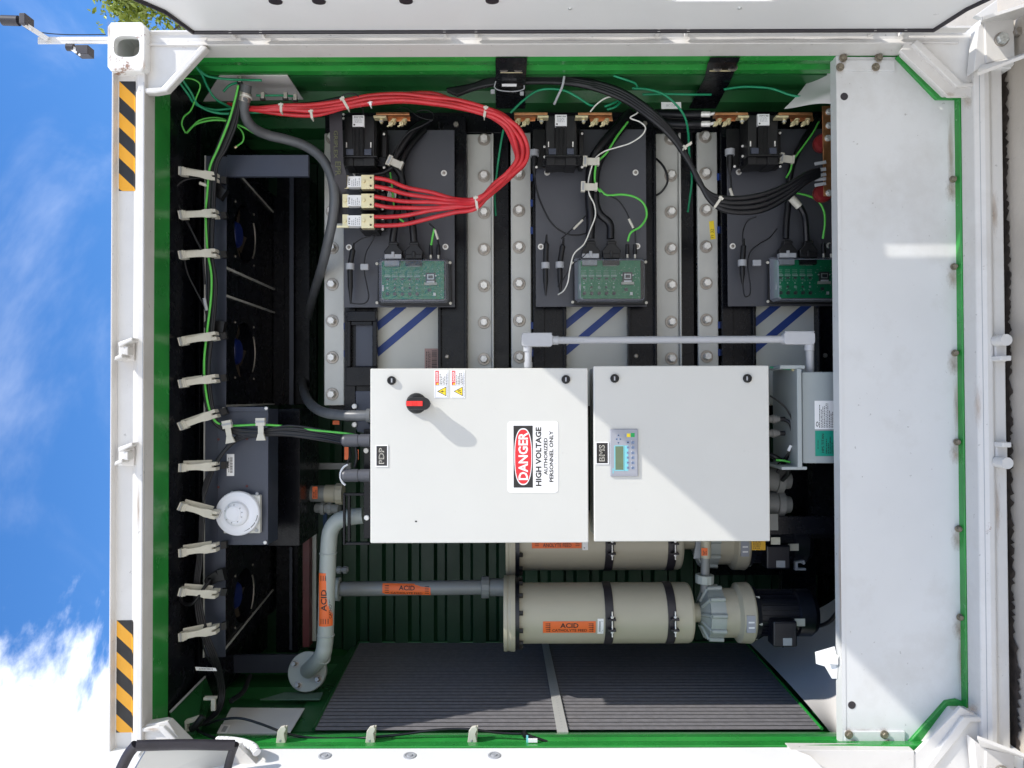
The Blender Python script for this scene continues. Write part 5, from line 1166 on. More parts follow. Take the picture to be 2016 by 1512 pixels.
# right-angle plugs on the fan unit
for (pts, lab) in (([(415, 352), (432, 378), (441, 384)], 'black right-angle plug at the first fan'), ([(412, 640), (430, 643), (441, 645)], 'black right-angle plug at the second fan'), ([(414, 1142), (432, 1132), (441, 1130)], 'black right-angle plug at the third fan')):
    b = MB(); q = [P(x_, y_, Yf - .035) for x_, y_ in pts]
    b.cyl(q[0] - Vector((0, .012, 0)), q[0] + Vector((0, .016, 0)), .017, blackp, 18); b.bar(q[0], q[1], .036, .028, blackp, w2=.040); b.bar(q[1], q[2] + (q[2] - q[1]) * .2, .044, .030, blackp); b.cyl(q[0] - Vector((0, .014, 0)), q[0] - Vector((0, .010, 0)), .012, gask, 16)
    b.solo('right_angle_plug', lab, 'plug', 'right-angle plugs on the fan unit', bevel=.003)

# ================================================================ cables along the ceiling
def run(pts, r, m, lab, name='black_cable', cat='cable', **kw): return wire(pts, r, m, name, lab, cat, **kw)
Z_ = .29
run([(469, 168, .2), (463, 195, .22), (450, 240, .24), (430, 290, .26), (413, 330, .27), (408, 380, .28), (405, 420, .28), (408, 490, .28), (416, 540, .28), (415, 590, .28), (408, 650, .28), (402, 710, .28), (404, 760, .28), (412, 805, .28), (425, 830, .29), (450, 838, .31), (510, 836, .31), (560, 839, .33), (610, 846, .33), (680, 853, .3), (700, 857, .28)], .0040, gynw, 'long bright green earth wire running down the ceiling clips to the larger cabinet', 'green_wire', 'wire', n=10)
off = [(-4, .004, 0), (5, .012, 1), (10, .022, 2), (-9, .015, 3), (2, .03, 4)]
rdm = random.Random(4)
for i, (o_, dy, q) in enumerate(off):
    j = lambda: rdm.uniform(-1.5, 1.5)
    run([(474 + i, 165, .21), (468 + o_ * .4, 200, .23), (455 + o_, 245, .25), (436 + o_, 292, .27), (420 + o_ * .7, 330, .28), (415 + o_ * .6 + j(), 420, .29), (413 + o_ * .6 + j(), 500, .29), (418 + o_ * .9 + j(), 560, .29), (414 + o_ * .7, 640, .29), (406 + o_ * .7 + j(), 720, .29), (408 + o_ * .7, 770, .29), (416 + o_ * .6, 812, .29), (432 + o_ * .2, 838 - o_ * .2, .30), (470, 850 - o_ * .5, .32), (515, 850 - o_ * .4, .32), (570, 848 - o_ * 1.0, .33), (630, 856 - o_ * .9 + j(), .33), (690, 868 - o_ * .7, .30), (712, 870, .28)], (.0046 + .001 * (i % 2)), blkc,
        ['black cable hugging the green earth wire', 'black cable of the ceiling bundle, second from the green wire', 'black cable on the fan side of the ceiling bundle', 'black cable on the roof side of the ceiling bundle', 'black cable deepest in the ceiling bundle'][i], n=10)
for i in range(4):
    o_ = i * 5 - 8
    run([(700, 878 - i * 3, .30), (640, 868 - i * 3, .33), (570, 858 - i * 2.5, .33), (510, 858 - i * 2, .32), (470, 866 - i * 3, .32), (440 - o_ * .2, 890, .31), (418 - o_ * .4, 925, .30), (404 - o_ * .5, 960, .29), (398 + o_ * .4, 1010, .29), (396 + o_ * .4, 1060, .29), (392 + o_ * .6, 1110, .29), (388 + o_ * .6, 1150, .29), (392 + o_ * .8, 1200, .29), (402 + o_ * .9, 1245, .29), (420 + o_ * .8, 1290, .30), (432 + o_ * .8, 1330, .32), (437 + o_ * .6, 1370, .32), (428 + o_ * .6, 1400, .28), (405 + o_ * .4, 1422, .22), (385, 1432, .18)], .0046, blkc,
        ['outermost black cable sweeping from the detector plate to the green corner', 'second black cable sweeping down to the green corner', 'third black cable sweeping down to the green corner', 'innermost black cable sweeping down to the green corner'][i], n=8)
run([(413, 352, .30), (395, 350, .28), (365, 354, .25), (346, 370, .24), (345, 390, .25), (365, 430, .26), (385, 470, .27), (398, 500, .28), (403, 560, .28)], .0042, blkc, 'thin black cable looping round the first two clips', extra=lambda b: b.cyl(P(393, 360, .278), P(409, 366, .285), .0065, clipm, 8))
run([(362, 506, .25), (370, 540, .26), (390, 580, .27), (401, 600, .28), (407, 620, .29), (413, 638, .31)], .0036, blkc, 'thin black cable leading to the second right-angle plug', extra=lambda b: b.cyl(P(402, 587, .275), P(407, 611, .28), .0062, tiem, 8))
run([(414, 1142, .3), (400, 1160, .27), (388, 1178, .25), (375, 1190, .25), (360, 1186, .26), (354, 1172, .27)], .0062, blkc, 'thick black cable looping from the third right-angle plug')
run([(405, 1240, .28), (400, 1270, .28), (412, 1300, .30), (430, 1315, .33), (450, 1322, .4)], .003, blkc, 'stray thin black cable at the green corner')
run([(385, 1432, .18), (395, 1442, .14), (420, 1452, .10), (436, 1457, .08)], .0055, blkc, 'black cable entering the white spiral wrap')
b = MB(); pts = [P(430, 1457, .06), P(452, 1458, .02), P(478, 1462, -.02), (P(498, 1470, -.05)), P(506, 1482, -.07)]
b.tube(pts, .0125, paper, 12, 8)
ps = []
b.solo('spiral_wrap', 'white spiral cable wrap bending over the left door post', 'cable wrap')
for i in range(9):
    t__ = i / 8; q = b.v and None
b = MB()
for i in range(10):
    f_ = .06 + .9 * i / 9; s_ = f_ * 4; a = int(min(3, s_)); u_ = s_ - a; p_ = pts[a].lerp(pts[a + 1], u_); d_ = (pts[a + 1] - pts[a]).normalized()
    b.cyl(p_ - d_ * .0012, p_ + d_ * .0012, .0132, tiem, 14)
b.solo('wrap_rings', 'dark gaps between the turns of the white spiral wrap', 'cable wrap')
run([(405, 1428, .2), (430, 1418, .18), (470, 1414, .17), (510, 1424, .16), (555, 1441, .15), (590, 1450, .15), (640, 1454, .15), (700, 1453, .15), (735, 1451, .14), (790, 1446, .14), (850, 1438, .14), (900, 1435, .14), (935, 1437, .13), (985, 1443, .13), (1030, 1445, .12)], .0042, blkc, 'black cable strung through the three clips on the left green jamb', n=10)
# ivory clips on the left jamb
for px, lab in ((555, 'ivory clip on the shaded part of the left green jamb'), (731, 'ivory clip at the start of the sunlit green jamb'), (932, 'ivory clip farthest along the sunlit green jamb')):
    b = MB(); Yj = .13; b.prism([(px - 12, 1464), (px - 9, 1440), (px - 3, 1432), (px + 5, 1430), (px + 8, 1436), (px + 4, 1445), (px + 7, 1462), (px + 2, 1466)], Yj - .02, .012, clipm); b.prism([(px - 4, 1464), (px - 1, 1434), (px + 9, 1431), (px + 7, 1460)], Yj - .006, .018, clipm); b.pb(px - 6, px - 2, 1456, 1461, Yj - .0215, .003, tiem)
    b.solo('cable_clip', lab, 'cable clip', 'ivory clips on the left jamb', bevel=.0015)
b = MB(); q = [(363, 1420), (382, 1414), (387, 1412), (391, 1416), (388, 1420), (368, 1426), (369, 1436), (386, 1434), (387, 1438), (364, 1441)]; b.prism(q, .16, .02, clipm); b.solo('open_clip', 'open ivory clip at the green corner', 'cable clip', bevel=.001)
b = MB(); b.pb(415, 423, 1376, 1400, .22, .012, clipm); b.pb(400, 424, 1374, 1379, .23, .02, clipm); b.solo('open_clip', 'upright ivory clip above the open one at the green corner', 'cable clip', bevel=.001)
b = MB(); b.prism([(384, 1313), (424, 1315), (427, 1321), (386, 1320)], .255, .001, paper); b.text('AHR00105616', 391, 419, 1315.5, 1318.5, .2545, ink, 'h', .02); b.solo('barcode_label', 'narrow white label at the lower green corner', 'label')
b = MB(); b.tube([P(400, 1410, .16), P(384, 1430, .15), P(376, 1436, .15)], .012, blackp, 10); b.solo('dark_plug', 'dark plug behind the open ivory clip at the green corner', 'plug')
b = MB(); b.tube([P(455, 1380, .3), P(480, 1360, .4), P(492, 1330, .5)], .009, blackp, 8); b.solo('cable_end', 'short dark cable end hanging in the green corner', 'cable')
# ================================================================ left wall: filter panel, white sheets, ruler strip
XW = -1.150
def wp(px, py, x=XW):
    """where the photo's ray meets the plane of the left wall"""
    r = fwd * F + cr * (px - 1008) + cu * (756 - py); return CAM + r * ((x - CAM.x) / r.x)
def wprism(b, q, x, th, m):
    A = [wp(px, py, x) for px, py in q]; return b.loft([A, [v - Vector((th, 0, 0)) for v in A]], m)
t = thing('filter_panel', 'wide dark grille of fine slats on the left wall', 'grille', wp(1100, 1400))
# slats run along Z: a finely ribbed sheet
A, B_, C_, D_ = wp(706, 1266), wp(1468, 1266), wp(1618, 1436), wp(617, 1438)
ya, yd = A.y, D_.y; n = 30; b = MB()
for i in range(n):
    f0, f1, f2 = i / n, (i + .62) / n, (i + 1) / n
    def pt(f, u, x): a_ = D_.lerp(A, f); c_ = C_.lerp(B_, f); v = a_.lerp(c_, u); return Vector((x, v.y, v.z))
    fa = f1 + .0001; b.add([pt(f0, 0, XW + .001), pt(f0, 1, XW + .001), pt(f1, 1, XW + .004), pt(f1, 0, XW + .004), pt(fa, 0, XW - .009), pt(fa, 1, XW - .009), pt(f2, 0, XW - .009), pt(f2, 1, XW - .009)], [(0, 3, 2, 1), (3, 4, 5, 2), (4, 6, 7, 5)], filt)
b.build('slats', t)
b = MB()
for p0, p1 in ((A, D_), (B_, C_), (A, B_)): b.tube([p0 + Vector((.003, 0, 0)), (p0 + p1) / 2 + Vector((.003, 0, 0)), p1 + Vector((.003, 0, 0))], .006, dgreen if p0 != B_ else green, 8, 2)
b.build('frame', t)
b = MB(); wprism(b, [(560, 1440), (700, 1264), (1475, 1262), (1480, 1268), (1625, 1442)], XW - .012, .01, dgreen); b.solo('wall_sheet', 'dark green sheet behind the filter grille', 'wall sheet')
b = MB(); wprism(b, [(1066, 1262), (1079, 1262), (1119, 1441), (1097, 1441)], XW + .010, .004, mat('ruler_steel', (0.60, 0.60, 0.58), .35, .3, var=.05))
for i in range(40):
    f = i / 40; f = f ** .8; a_ = wp(1073, 1264, XW + .0105).lerp(wp(1108, 1438, XW + .0105), i / 40)
    b.add([a_ + Vector((0, 0, -.004)), a_ + Vector((0, .006, .0)), a_ + Vector((0, 0, .004)), a_ + Vector((0, .003, 0))], [(0, 1, 2, 3)], tiem)
b.solo('perforated_strip', 'perforated steel strip crossing the filter grille', 'strip')
b = MB(); wprism(b, [(455, 1393), (600, 1394), (568, 1447), (425, 1450)], XW + .004, .003, insul); s1 = b.solo('wall_plate', 'grey blank plate near the top of the left wall', 'plate')
b = MB(); wprism(b, [(436, 1426), (454, 1427), (446, 1443), (427, 1443)], XW + .0055, .001, paper); wprism(b, [(441, 1429), (449, 1430), (443, 1441), (435, 1440)], XW + .0062, .0005, tiem); b.solo('small_label', 'small white label with a grey block on the blank plate', 'label')
b = MB(); wprism(b, [(560, 1363), (636, 1363), (630, 1377), (512, 1377)], XW + .003, .003, mat('grey_green_panel', (.10, .17, .13), .4)); b.solo('wall_recess_plate', 'narrow grey-green plate above the blank plate on the left wall', 'plate')
b = MB()
# soft white sheet in the bottom corner
pts = [(1478, 1268), (1530, 1240), (1600, 1190), (1648, 1150), (1650, 1460), (1642, 1462), (1600, 1410)]
n = 16; vs = []
for j in range(n + 1):
    for i in range(n + 1):
        u, v = i / n, j / n
        l = wp(1478 + 158 * v, 1268 + 176 * v, XW + .012); r_ = P(1655, 1168 + 290 * v, .30 + .55 * (1 - v))
        q = l.lerp(r_, u); q += Vector((.012 * math.sin(5 * u + 3 * v), .010 * math.sin(7 * v + 2 * u), -.03 * math.sin(math.pi * u) * (1 - .4 * v))); vs.append(q)
b.add(vs, [(j * (n + 1) + i, j * (n + 1) + i + 1, (j + 1) * (n + 1) + i + 1, (j + 1) * (n + 1) + i) for j in range(n) for i in range(n)], insul, True)
b.solo('lining_sheet', 'loose white lining sheet in the lower left corner behind the kick panel', 'sheet')
b = MB(); q = [P(1605, 1284, .16), P(1643, 1273, .13), P(1650, 1300, .11), P(1648, 1336, .12), P(1638, 1336, .14), P(1624, 1312, .15), P(1607, 1307, .17)]
b.loft([q, [p + Vector((0, .003, 0)) for p in q]], paper); q = [P(1622, 1297, .125), P(1650, 1290, .10), P(1650, 1308, .10), P(1624, 1306, .12)]; b.loft([q, [p + Vector((0, .003, 0)) for p in q]], paper)
b.solo('folded_paper', 'folded white sheet edge sticking up in sunlight behind the kick panel', 'paper')
# right wall: grey plate and white lining
b = MB()
def wr(px, py, x): r = fwd * F + cr * (px - 1008) + cu * (756 - py); return CAM + r * ((x - CAM.x) / r.x)
q = [wr(a, c, 1.176) for a, c in ((432, 150), (566, 149), (597, 196), (400, 200))]; b.loft([q, [v + Vector((.003, 0, 0)) for v in q]], insul); b.solo('wall_plate', 'grey blank plate on the right wall behind the green wires', 'plate')
n = 12; vs = []
for j in range(n + 1):
    for i in range(n + 1):
        u, v = i / n, j / n; l = P(1620 - 70 * v ** .6 + 10 * math.sin(4 * v), 138 + 72 * v, .33); r_ = P(1650, 128 + 82 * v, .20); q = l.lerp(r_, u) + Vector((.01 * math.sin(4 * u + 5 * v), .012 * math.sin(6 * v), 0)); vs.append(q)
b = MB(); b.add(vs, [(j * (n + 1) + i, j * (n + 1) + i + 1, (j + 1) * (n + 1) + i + 1, (j + 1) * (n + 1) + i) for j in range(n) for i in range(n)], insul, True); b.solo('lining_sheet', 'white lining sheet torn off at the right wall beside the kick panel', 'sheet')

# ================================================================ pump canisters
def canister(cy, Yc_, label, lab2, acid, x0=992, x1=1357):
    t = thing('canister', label, 'canister', P(x1, cy, Yc_), 'beige pump canisters')
    D = k(Yc_); r = 59 * D * .975; ax = Vector((0, 0, -1))
    def at(px, dx=0, dy=0): v = P(px, cy, Yc_); return Vector((P(1150, cy, Yc_).x + dx, Yc_ + dy, v.z))
    o = at(x0); Lz = lambda px: (o.z - at(px).z)
    b = MB(); b.lathe(at(1022), ax, [(0, r), (Lz(x1) - Lz(1022) - .012, r), (Lz(x1) - Lz(1022) - .003, r - .004), (Lz(x1) - Lz(1022), r - .012)], polyp, 56); bd__ = b.build('body', t)
    b = MB(); b.lathe(at(x0), ax, [(0, r * 1.24), (Lz(1006) * .48, r * 1.25), (Lz(1006) * .5, r * 1.22), (Lz(1006), r * 1.25), (Lz(1014), r * 1.25)], polyp, 56); b.build('lid_flange', t)
    b = MB(); b.lathe(at(1014), ax, [(0, r * 1.20), (Lz(1022) - Lz(1014), r * 1.20)], navy, 48); b.build('flange_ring', t)
    for i in range(12):
        a = math.radians(15 + 30 * i); b = MB(); c = at(1021, r * 1.11 * math.cos(a), -r * 1.11 * math.sin(a))
        b.cyl(c, c + ax * .016, .009, ink, 6, smooth=False); b.build('flange_bolt', t)
    for px in (1193, 1312):
        b = MB(); b.lathe(at(px - 8), ax, [(0, r + .0035), (Lz(px + 8) - Lz(px - 8), r + .0035)], gask, 56); sb = b.build('strap', t)
        b = MB(); xg = -.026 * 1.0; 
        c = at(px + 4, -.010, -r - .012)
        for s_ in (-1, 1): b.box(c.x + s_ * .020 - .004, c.x + s_ * .020 + .004, c.y - .012, c.y + .02, c.z - .014, c.z + .016, gask)
        b.build('strap_lug', sb, .002)
        b = MB(); b.cyl(Vector((c.x - .045, c.y - .004, c.z)), Vector((c.x + .05, c.y - .004, c.z)), .0028, boltm, 8); b.cyl(Vector((c.x - .030, c.y - .004, c.z)), Vector((c.x - .024, c.y - .004, c.z)), .0065, boltm, 6, smooth=False); b.cyl(Vector((c.x + .026, c.y - .004, c.z)), Vector((c.x + .032, c.y - .004, c.z)), .0065, boltm, 6, smooth=False); b.build('strap_bolt', sb)
        b = MB(); b.box(c.x - .016, c.x + .016, c.y + .0095, c.y + .011, c.z - .014, c.z + .016, polyp)
    cx = at(1100).x
    def wrap(rr):
        def f(q): dx = q.x - cx; return Vector((q.x, Yc_ - math.sqrt(max(1e-6, rr * rr - dx * dx)), q.z))
        return f
    YY = Yc_ - r
    if acid:
        b = MB(); quad(b, 1069, 1173, 1223, 1247, YY, orange, wrap(r + .0012), 10)
        b.text('ACID', 1103, 1139, 1226.5, 1236.5, YY, ink, 'h', .02, wrap(r + .002)); b.text('CATHOLYTE FEED', 1087, 1156, 1239, 1244.5, YY, ink, 'h', .01, wrap(r + .002))
        for s0 in (1074, 1159):
            for j in range(5): quad(b, s0 + (j > 2), s0 + 9, 1227.5 + j * 3.8, 1228.7 + j * 3.8, YY, ink, wrap(r + .002), 1); quad(b, s0 + 7.4, s0 + 9.4, 1227 + j * 3.8, 1229.4 + j * 3.8, YY, ink, wrap(r + .0022), 1)
        b.build('acid_label', t)
        b = MB(); quad(b, 1176.5, 1188.5, 1218, 1249.5, YY, paper, wrap(r + .0012), 6)
        for j in range(14): quad(b, 1179, 1182.5, 1223 + j * 1.6, 1223.7 + j * 1.6, YY, ink, wrap(r + .0018), 1)
        quad(b, 1184, 1184.8, 1222, 1246, YY, tiem, wrap(r + .0018), 1); quad(b, 1186, 1186.7, 1222, 1243, YY, tiem, wrap(r + .0018), 1); b.build('barcode_label', t)
    else:
        b = MB(); quad(b, 1047, 1145, 1064, 1079.5, YY, orange, wrap(r + .0012), 8); b.text('ANOLYTE FEED', 1069, 1125, 1069.5, 1077, YY, ink, 'h', .01, wrap(r + .002))
        for s0 in (1053, 1133):
            for j in range(2): quad(b, s0, s0 + 8, 1070 + j * 3.6, 1071.1 + j * 3.6, YY, ink, wrap(r + .002), 1)
        b.build('feed_label', t)
        b = MB(); quad(b, 1146.5, 1157.5, 1060, 1083, YY, paper, wrap(r + .0012), 6); quad(b, 1149, 1151.5, 1064, 1080, YY, tiem, wrap(r + .0018), 1); b.build('barcode_label', t)
    return t
canister(1206, .56, 'front beige canister with the orange ACID CATHOLYTE FEED label', '', True)
canister(1063, .80, 'rear beige canister with the ANOLYTE FEED label, half behind the cabinets', '', False, 996, 1336)
def pump(cy, Yc_, label, x0=1357, s_=1.0, dx=0, front=True):
    t = thing('pump', label, 'pump', P(1600, cy, Yc_), 'pumps with dark motors below the canisters'); D = k(Yc_) * s_; ax = Vector((0, 0, -1))
    X = P(1400, cy, Yc_).x
    def at(px, ddx=0, dy=0): return Vector((X + ddx, Yc_ + dy, P(px + dx, cy, Yc_).z))
    def l(a, c): return at(a).z - at(c).z
    b = MB(); b.lathe(at(1355), ax, [(0, 18 * D), (l(1355, 1377), 18 * D)], polyp, 30); b.build('inlet_neck', t)
    b = MB(); b.lathe(at(1376), ax, [(0, 20 * D), (l(1376, 1388), 42 * D), (l(1376, 1389), 48 * D), (l(1376, 1418), 49 * D)], polyg, 40); vo = b.build('volute', t)
    for i in range(10):
        a = math.radians(36 * i + 10); b = MB(); ca, sa = math.cos(a), -math.sin(a)
        c0 = at(1378, 24 * D * ca, 24 * D * sa); c1 = at(1390, 50 * D * ca, 50 * D * sa); c2 = at(1418, 51 * D * ca, 51 * D * sa)
        b.tube([c0, c1], 4 * D, polyg, 6, 2); b.cyl(c1, c2, 4.5 * D, polyg, 10); b.build('rib', vo)
    b = MB(); b.lathe(at(1418), ax, [(0, 47 * D), (l(1418, 1444), 47 * D), (l(1418, 1450), 57 * D), (l(1418, 1472), 58 * D), (l(1418, 1475), 56 * D)], polyp, 48); b.build('adapter', t)
    b = MB(); yy = Yc_ - 58 * D - .001; c = at(1462, -.012, 0)
    b.box(c.x - .032, c.x + .032, yy, yy + .012, c.z - .014, c.z + .018, hmim); 
    for i in range(5): b.box(c.x - .026 + .01 * i, c.x - .020 + .01 * i, yy - .0004, yy, c.z - .010, c.z + .012, paper) if i % 2 else None
    b.build('type_plate', t)
    b = MB(); b.lathe(at(1475), ax, [(0, 52 * D), (l(1475, 1485), 50 * D), (l(1475, 1487), 41 * D), (l(1475, 1560), 41 * D), (l(1475, 1563), 45 * D), (l(1475, 1590), 45 * D), (l(1475, 1600), 38 * D)], navy, 40)
    m_ = b.build('motor', t)
    for i in range(26):
        a = 2 * math.pi * i / 26; b = MB() if i == 0 else b; c0 = at(1490, 41 * D * math.cos(a), -41 * D * math.sin(a)); c1 = at(1558, 41 * D * math.cos(a), -41 * D * math.sin(a)); b.bar(c0, c1, .002, .014, navy, up=(math.cos(a), -math.sin(a), 0))
    b.build('fins', m_)
    b = MB(); c = at(1521, -.045, -41 * D); b.box(c.x - .048, c.x + .048, c.y - .05, c.y + .02, at(1545).z, at(1500).z, navy); b.build('terminal_box', t, .006)
    b = MB(); b.box(c.x - .042, c.x + .042, c.y - .054, c.y - .050, at(1542).z, at(1503).z, gask); b.box(c.x - .040, c.x - .012, c.y - .056, c.y - .054, at(1534).z, at(1517).z, tiem); b.build('terminal_lid', t, .002)
    b = MB(); c = at(1556, -.012, -46 * D); b.box(c.x - .014, c.x + .014, c.y - .002, c.y, at(1567).z, at(1547).z, clipm); b.build('sticker', t)
    for a in (40, 100, 160):
        b = MB(); c = at(1475, 48 * D * math.cos(math.radians(a)), -48 * D * math.sin(math.radians(a))); b.cyl(c, c + ax * .02, .007, silver, 6, smooth=False); b.build('bolt', t)
    return t
pump(1206, .56, 'front pump with grey ribbed volute and dark blue motor')
pump(1063, .80, 'rear pump half behind the smaller cabinet', dx=-12)
# riser between the pumps
t = thing('riser_pipe', 'grey riser pipe with an orange sticker and union nut entering the front pump', 'pipe', P(1387, 1150, .55))
b = MB(); b.cyl(P(1390, 1060, .56), P(1387, 1166, .56), .0172, pvcd, 24); b.build('pipe', t)
b = MB(); b.cyl(P(1390, 1064, .56), P(1389.5, 1098, .56), .0195, polyp, 24); b.build('socket', t)
b = MB(); b.pb(1381, 1393, 1079, 1094, .539, .001, orange); scribble(b, 1383, 1392, 1080, 1093, .538, 3, ink, 'v', 5); b.build('sticker', t)
b = MB(); a_, c_ = P(1387.5, 1131, .56), P(1387, 1148, .56); b.lathe(a_, c_ - a_, [(0, .034), (.003, .036), ((c_ - a_).length - .003, .036), ((c_ - a_).length, .034)], polyg, 12, smooth=False); b.build('union_nut', t)
b = MB(); b.prism([(1372, 1062), (1384, 1060), (1384, 1098), (1366, 1100)], .60, .01, tiem); b.solo('grey_bracket_plate', 'small grey plate beside the riser pipe', 'plate')
b = MB(); b.pb(1480, 1507, 1062, 1083, .50, .002, mat('amber_label', (.55, .30, .01), .5)); scribble(b, 1482, 1505, 1065, 1081, .4995, 4, ink, 'h', 5); b.solo('warning_label', 'amber label on the rear pump motor', 'label')
b = MB(); b.pb(1518, 1536, 1058, 1072, .56, .002, clipm); b.solo('warning_label', 'grey sticker under the smaller cabinet edge', 'label')
b = MB(); q = [(1566, 1106), (1584, 1103), (1586, 1110), (1582, 1112), (1579, 1108), (1571, 1109), (1571, 1119), (1587, 1119), (1587, 1123), (1566, 1123)]; b.prism(q, .70, .02, tiem); b.solo('pipe_hook', 'small open grey hook in the dark under the pumps', 'hook', bevel=.001)
wire([(1585, 1230, .55), (1612, 1232, .5), (1632, 1224, .45), (1646, 1208, .4), (1655, 1190, .38)], .008, blkc, 'black_cable', 'black cable leaving the front motor toward the kick panel')
# catholyte feed pipe
t = thing('feed_pipe', 'mid grey pipe with orange CATHOLYTE FEED label leading to the front canister', 'pipe', P(985, 1160, .66))
Yp = .66; b = MB(); b.cyl(P(640, 1160, Yp + .06), P(950, 1156, Yp), .0292, pvcd, 28); b.build('pipe', t)
b = MB(); a_, c_ = P(948, 1156, Yp), P(963, 1156, Yp); b.lathe(a_, c_ - a_, [(0, .041), (.004, .044), ((c_ - a_).length, .044)], pvcd, 14, smooth=False); b.cyl(c_, P(1000, 1156, Yp - .02), .035, pvcd, 28); b.build('union_nut', t)
b = MB(); a_, c_ = P(661, 1160, Yp + .05), P(669, 1160, Yp + .05); b.lathe(a_, c_ - a_, [(0, .047), ((c_ - a_).length, .049)], polyg, 12, smooth=False); b.build('union_nut', t)
r = .0296; cx = P(800, 1158, Yp + .03).x; cyy = P(0, 0, 0)
def wf(q): dx = q.x - cx; yc = Yp + .06 - .06 * ((q.z - P(640, 1160, .72).z) / (P(950, 1156, .66).z - P(640, 1160, .72).z)); return Vector((q.x, yc - math.sqrt(max(1e-6, r * r * 1.06 - dx * dx)) , q.z))
def wf2(q): v = wf(q); return v - Vector((0, .0007, 0))
b = MB(); quad(b, 752, 848, 1150, 1171, Yp, orange, wf, 10); b.text('ACID', 785, 817, 1153, 1162, Yp, ink, 'h', .02, wf2); b.text('CATHOLYTE FEED', 769, 832, 1165.5, 1170, Yp, ink, 'h', .01, wf2)
for s0 in (757, 837):
    for j in range(4): quad(b, s0, s0 + 8, 1153.5 + j * 4.2, 1154.8 + j * 4.2, Yp, ink, wf2, 1)
b.build('acid_label', t)
# return pipe with elbows and flange
t = thing('return_pipe', 'pale pipe with elbows and orange CATHOLYTE RETURN label ending in a bolted flange', 'pipe', P(645, 1180, .5))
Yr = .50
b = MB(); b.tube([P(715, 1015, Yr), P(690, 1018, Yr), P(665, 1026, Yr), P(651, 1045, Yr), P(647, 1075, Yr), P(645, 1120, Yr), P(643, 1180, Yr), P(641, 1245, Yr), P(639, 1270, Yr), P(635, 1288, Yr), P(622, 1306, Yr + .04), P(606, 1320, Yr + .11)], .0310, polyg, 32, 8); b.build('pipe', t)
for py, px in ((1089, 646), (1251, 641)): c = P(px, py, Yr); b = MB(); b.lathe(c + Vector((.003, 0, 0)), (-1, 0, 0), [(0, .0325), (.001, .0340), (.004, .0340), (.005, .0325)], polyg, 32); b.build('weld_bead', t)
b = MB(); c0, c1 = P(636, 1292, Yr + .005), P(632, 1296, Yr + .012); b.cyl(c0, c0.lerp(c1, .6), .0325, polyg, 28); b.build('weld_bead', t)
b = MB(); ax = Vector((.35, -1, .05)).normalized(); c = P(607, 1322, Yr + .16); b.lathe(c, ax, [(0, .077), (.02, .077), (.022, .074)], polyg, 44); b.build('flange', t)
u, v = MB().frame(ax)
for a in (60, 150, 240, 330):
    b = MB(); q = c + ax * .022 + (u * math.cos(math.radians(a)) + v * math.sin(math.radians(a))) * .058; b.bolt(q, .010, .026, ax=ax, washer=.016, m=washm); b.build('flange_bolt', t)
cz = P(642, 1180, Yr).z
def wz(q): dz = q.z - P(642, 1180, Yr).z; return Vector((q.x, Yr - math.sqrt(max(1e-6, .0316 ** 2 - dz * dz)), q.z))
def wz2(q): v_ = wz(q); return v_ - Vector((0, .0006, 0))
b = MB(); quad(b, 631, 656.8, 1125, 1229, Yr, orange, wz, 12); b.text('ACID', 635.5, 647, 1157, 1199, Yr, ink, 'v', .02, wz2); b.text('CATHOLYTE RETURN', 651, 655.5, 1141, 1214, Yr, ink, 'v', .01, wz2)
for s0 in (1130, 1214):
    for j in range(4): quad(b, 635 + j * 4.6, 636.3 + j * 4.6, s0, s0 + 10, Yr, ink, wz2, 1)
b.build('acid_label', t)
# dark red upright and pale strip, small fittings
b = MB(); b.pb(596, 609, 860, 1274, .85, .06, maroon); b.solo('steel_upright', 'dark red primed steel bar behind the pale return pipe', 'bar')
b = MB(); b.pb(611, 622, 840, 1262, .90, .02, polyg); b.solo('pale_rail', 'pale plastic rail beside the dark red bar', 'rail')
t = thing('pipe_fitting', 'pale union fitting in the dark beside the larger cabinet', 'pipe fitting', P(665, 970, .8))
b = MB(); b.cyl(P(612, 972, .8), P(642, 972, .8), .035, pvcd, 24); b.cyl(P(641, 972, .8), P(662, 972, .8), .038, polyp, 24); b.build('pipe', t)
b = MB(); a_, c_ = P(661, 972, .79), P(676, 972, .79); b.lathe(a_, c_ - a_, [(0, .040), (.004, .045), ((c_ - a_).length, .045)], polyp, 14, smooth=False); b.build('union_nut', t)
b = MB(); b.pb(615, 625, 958, 982, .755, .001, orange); scribble(b, 616, 624, 960, 980, .754, 2, ink, 'v', 2); b.build('sticker', t)
t = thing('pipe_fitting', 'small grey union fitting above the pale elbow', 'pipe fitting', P(650, 1002, .8))
b = MB(); b.cyl(P(622, 1000, .8), P(668, 1002, .78), .020, pvcd, 18); b.build('pipe', t)
for px in (632, 646): b = MB(); b.cyl(P(px, 1001, .79), P(px + 7, 1001, .79), .027, pvcd, 10, smooth=False); b.build('union_nut', t)
t = thing('sampling_valve', 'small grey valve beside the orange label of the pale pipe', 'valve', P(670, 1122, .7))
b = MB(); b.cyl(P(660, 1122, .7), P(686, 1121, .7), .010, pvcd, 14); b.build('body', t)
for px in (664, 676): b = MB(); b.cyl(P(px, 1122, .7), P(px + 7, 1122, .7), .016, pvcd, 8, smooth=False); b.build('nut', t)
b = MB(); b.pb(612, 690, 912, 924, .95, .03, pvcd); b.solo('cross_rail', 'dull green-grey cross rail behind the pipes', 'rail')
b = MB(); b.pb(636, 643, 995, 1035, 1.0, .02, mat('dull_blue_plastic', (.01, .05, .14), .4)); b.solo('blue_strip', 'small dull blue strip behind the pale elbow', 'strip')
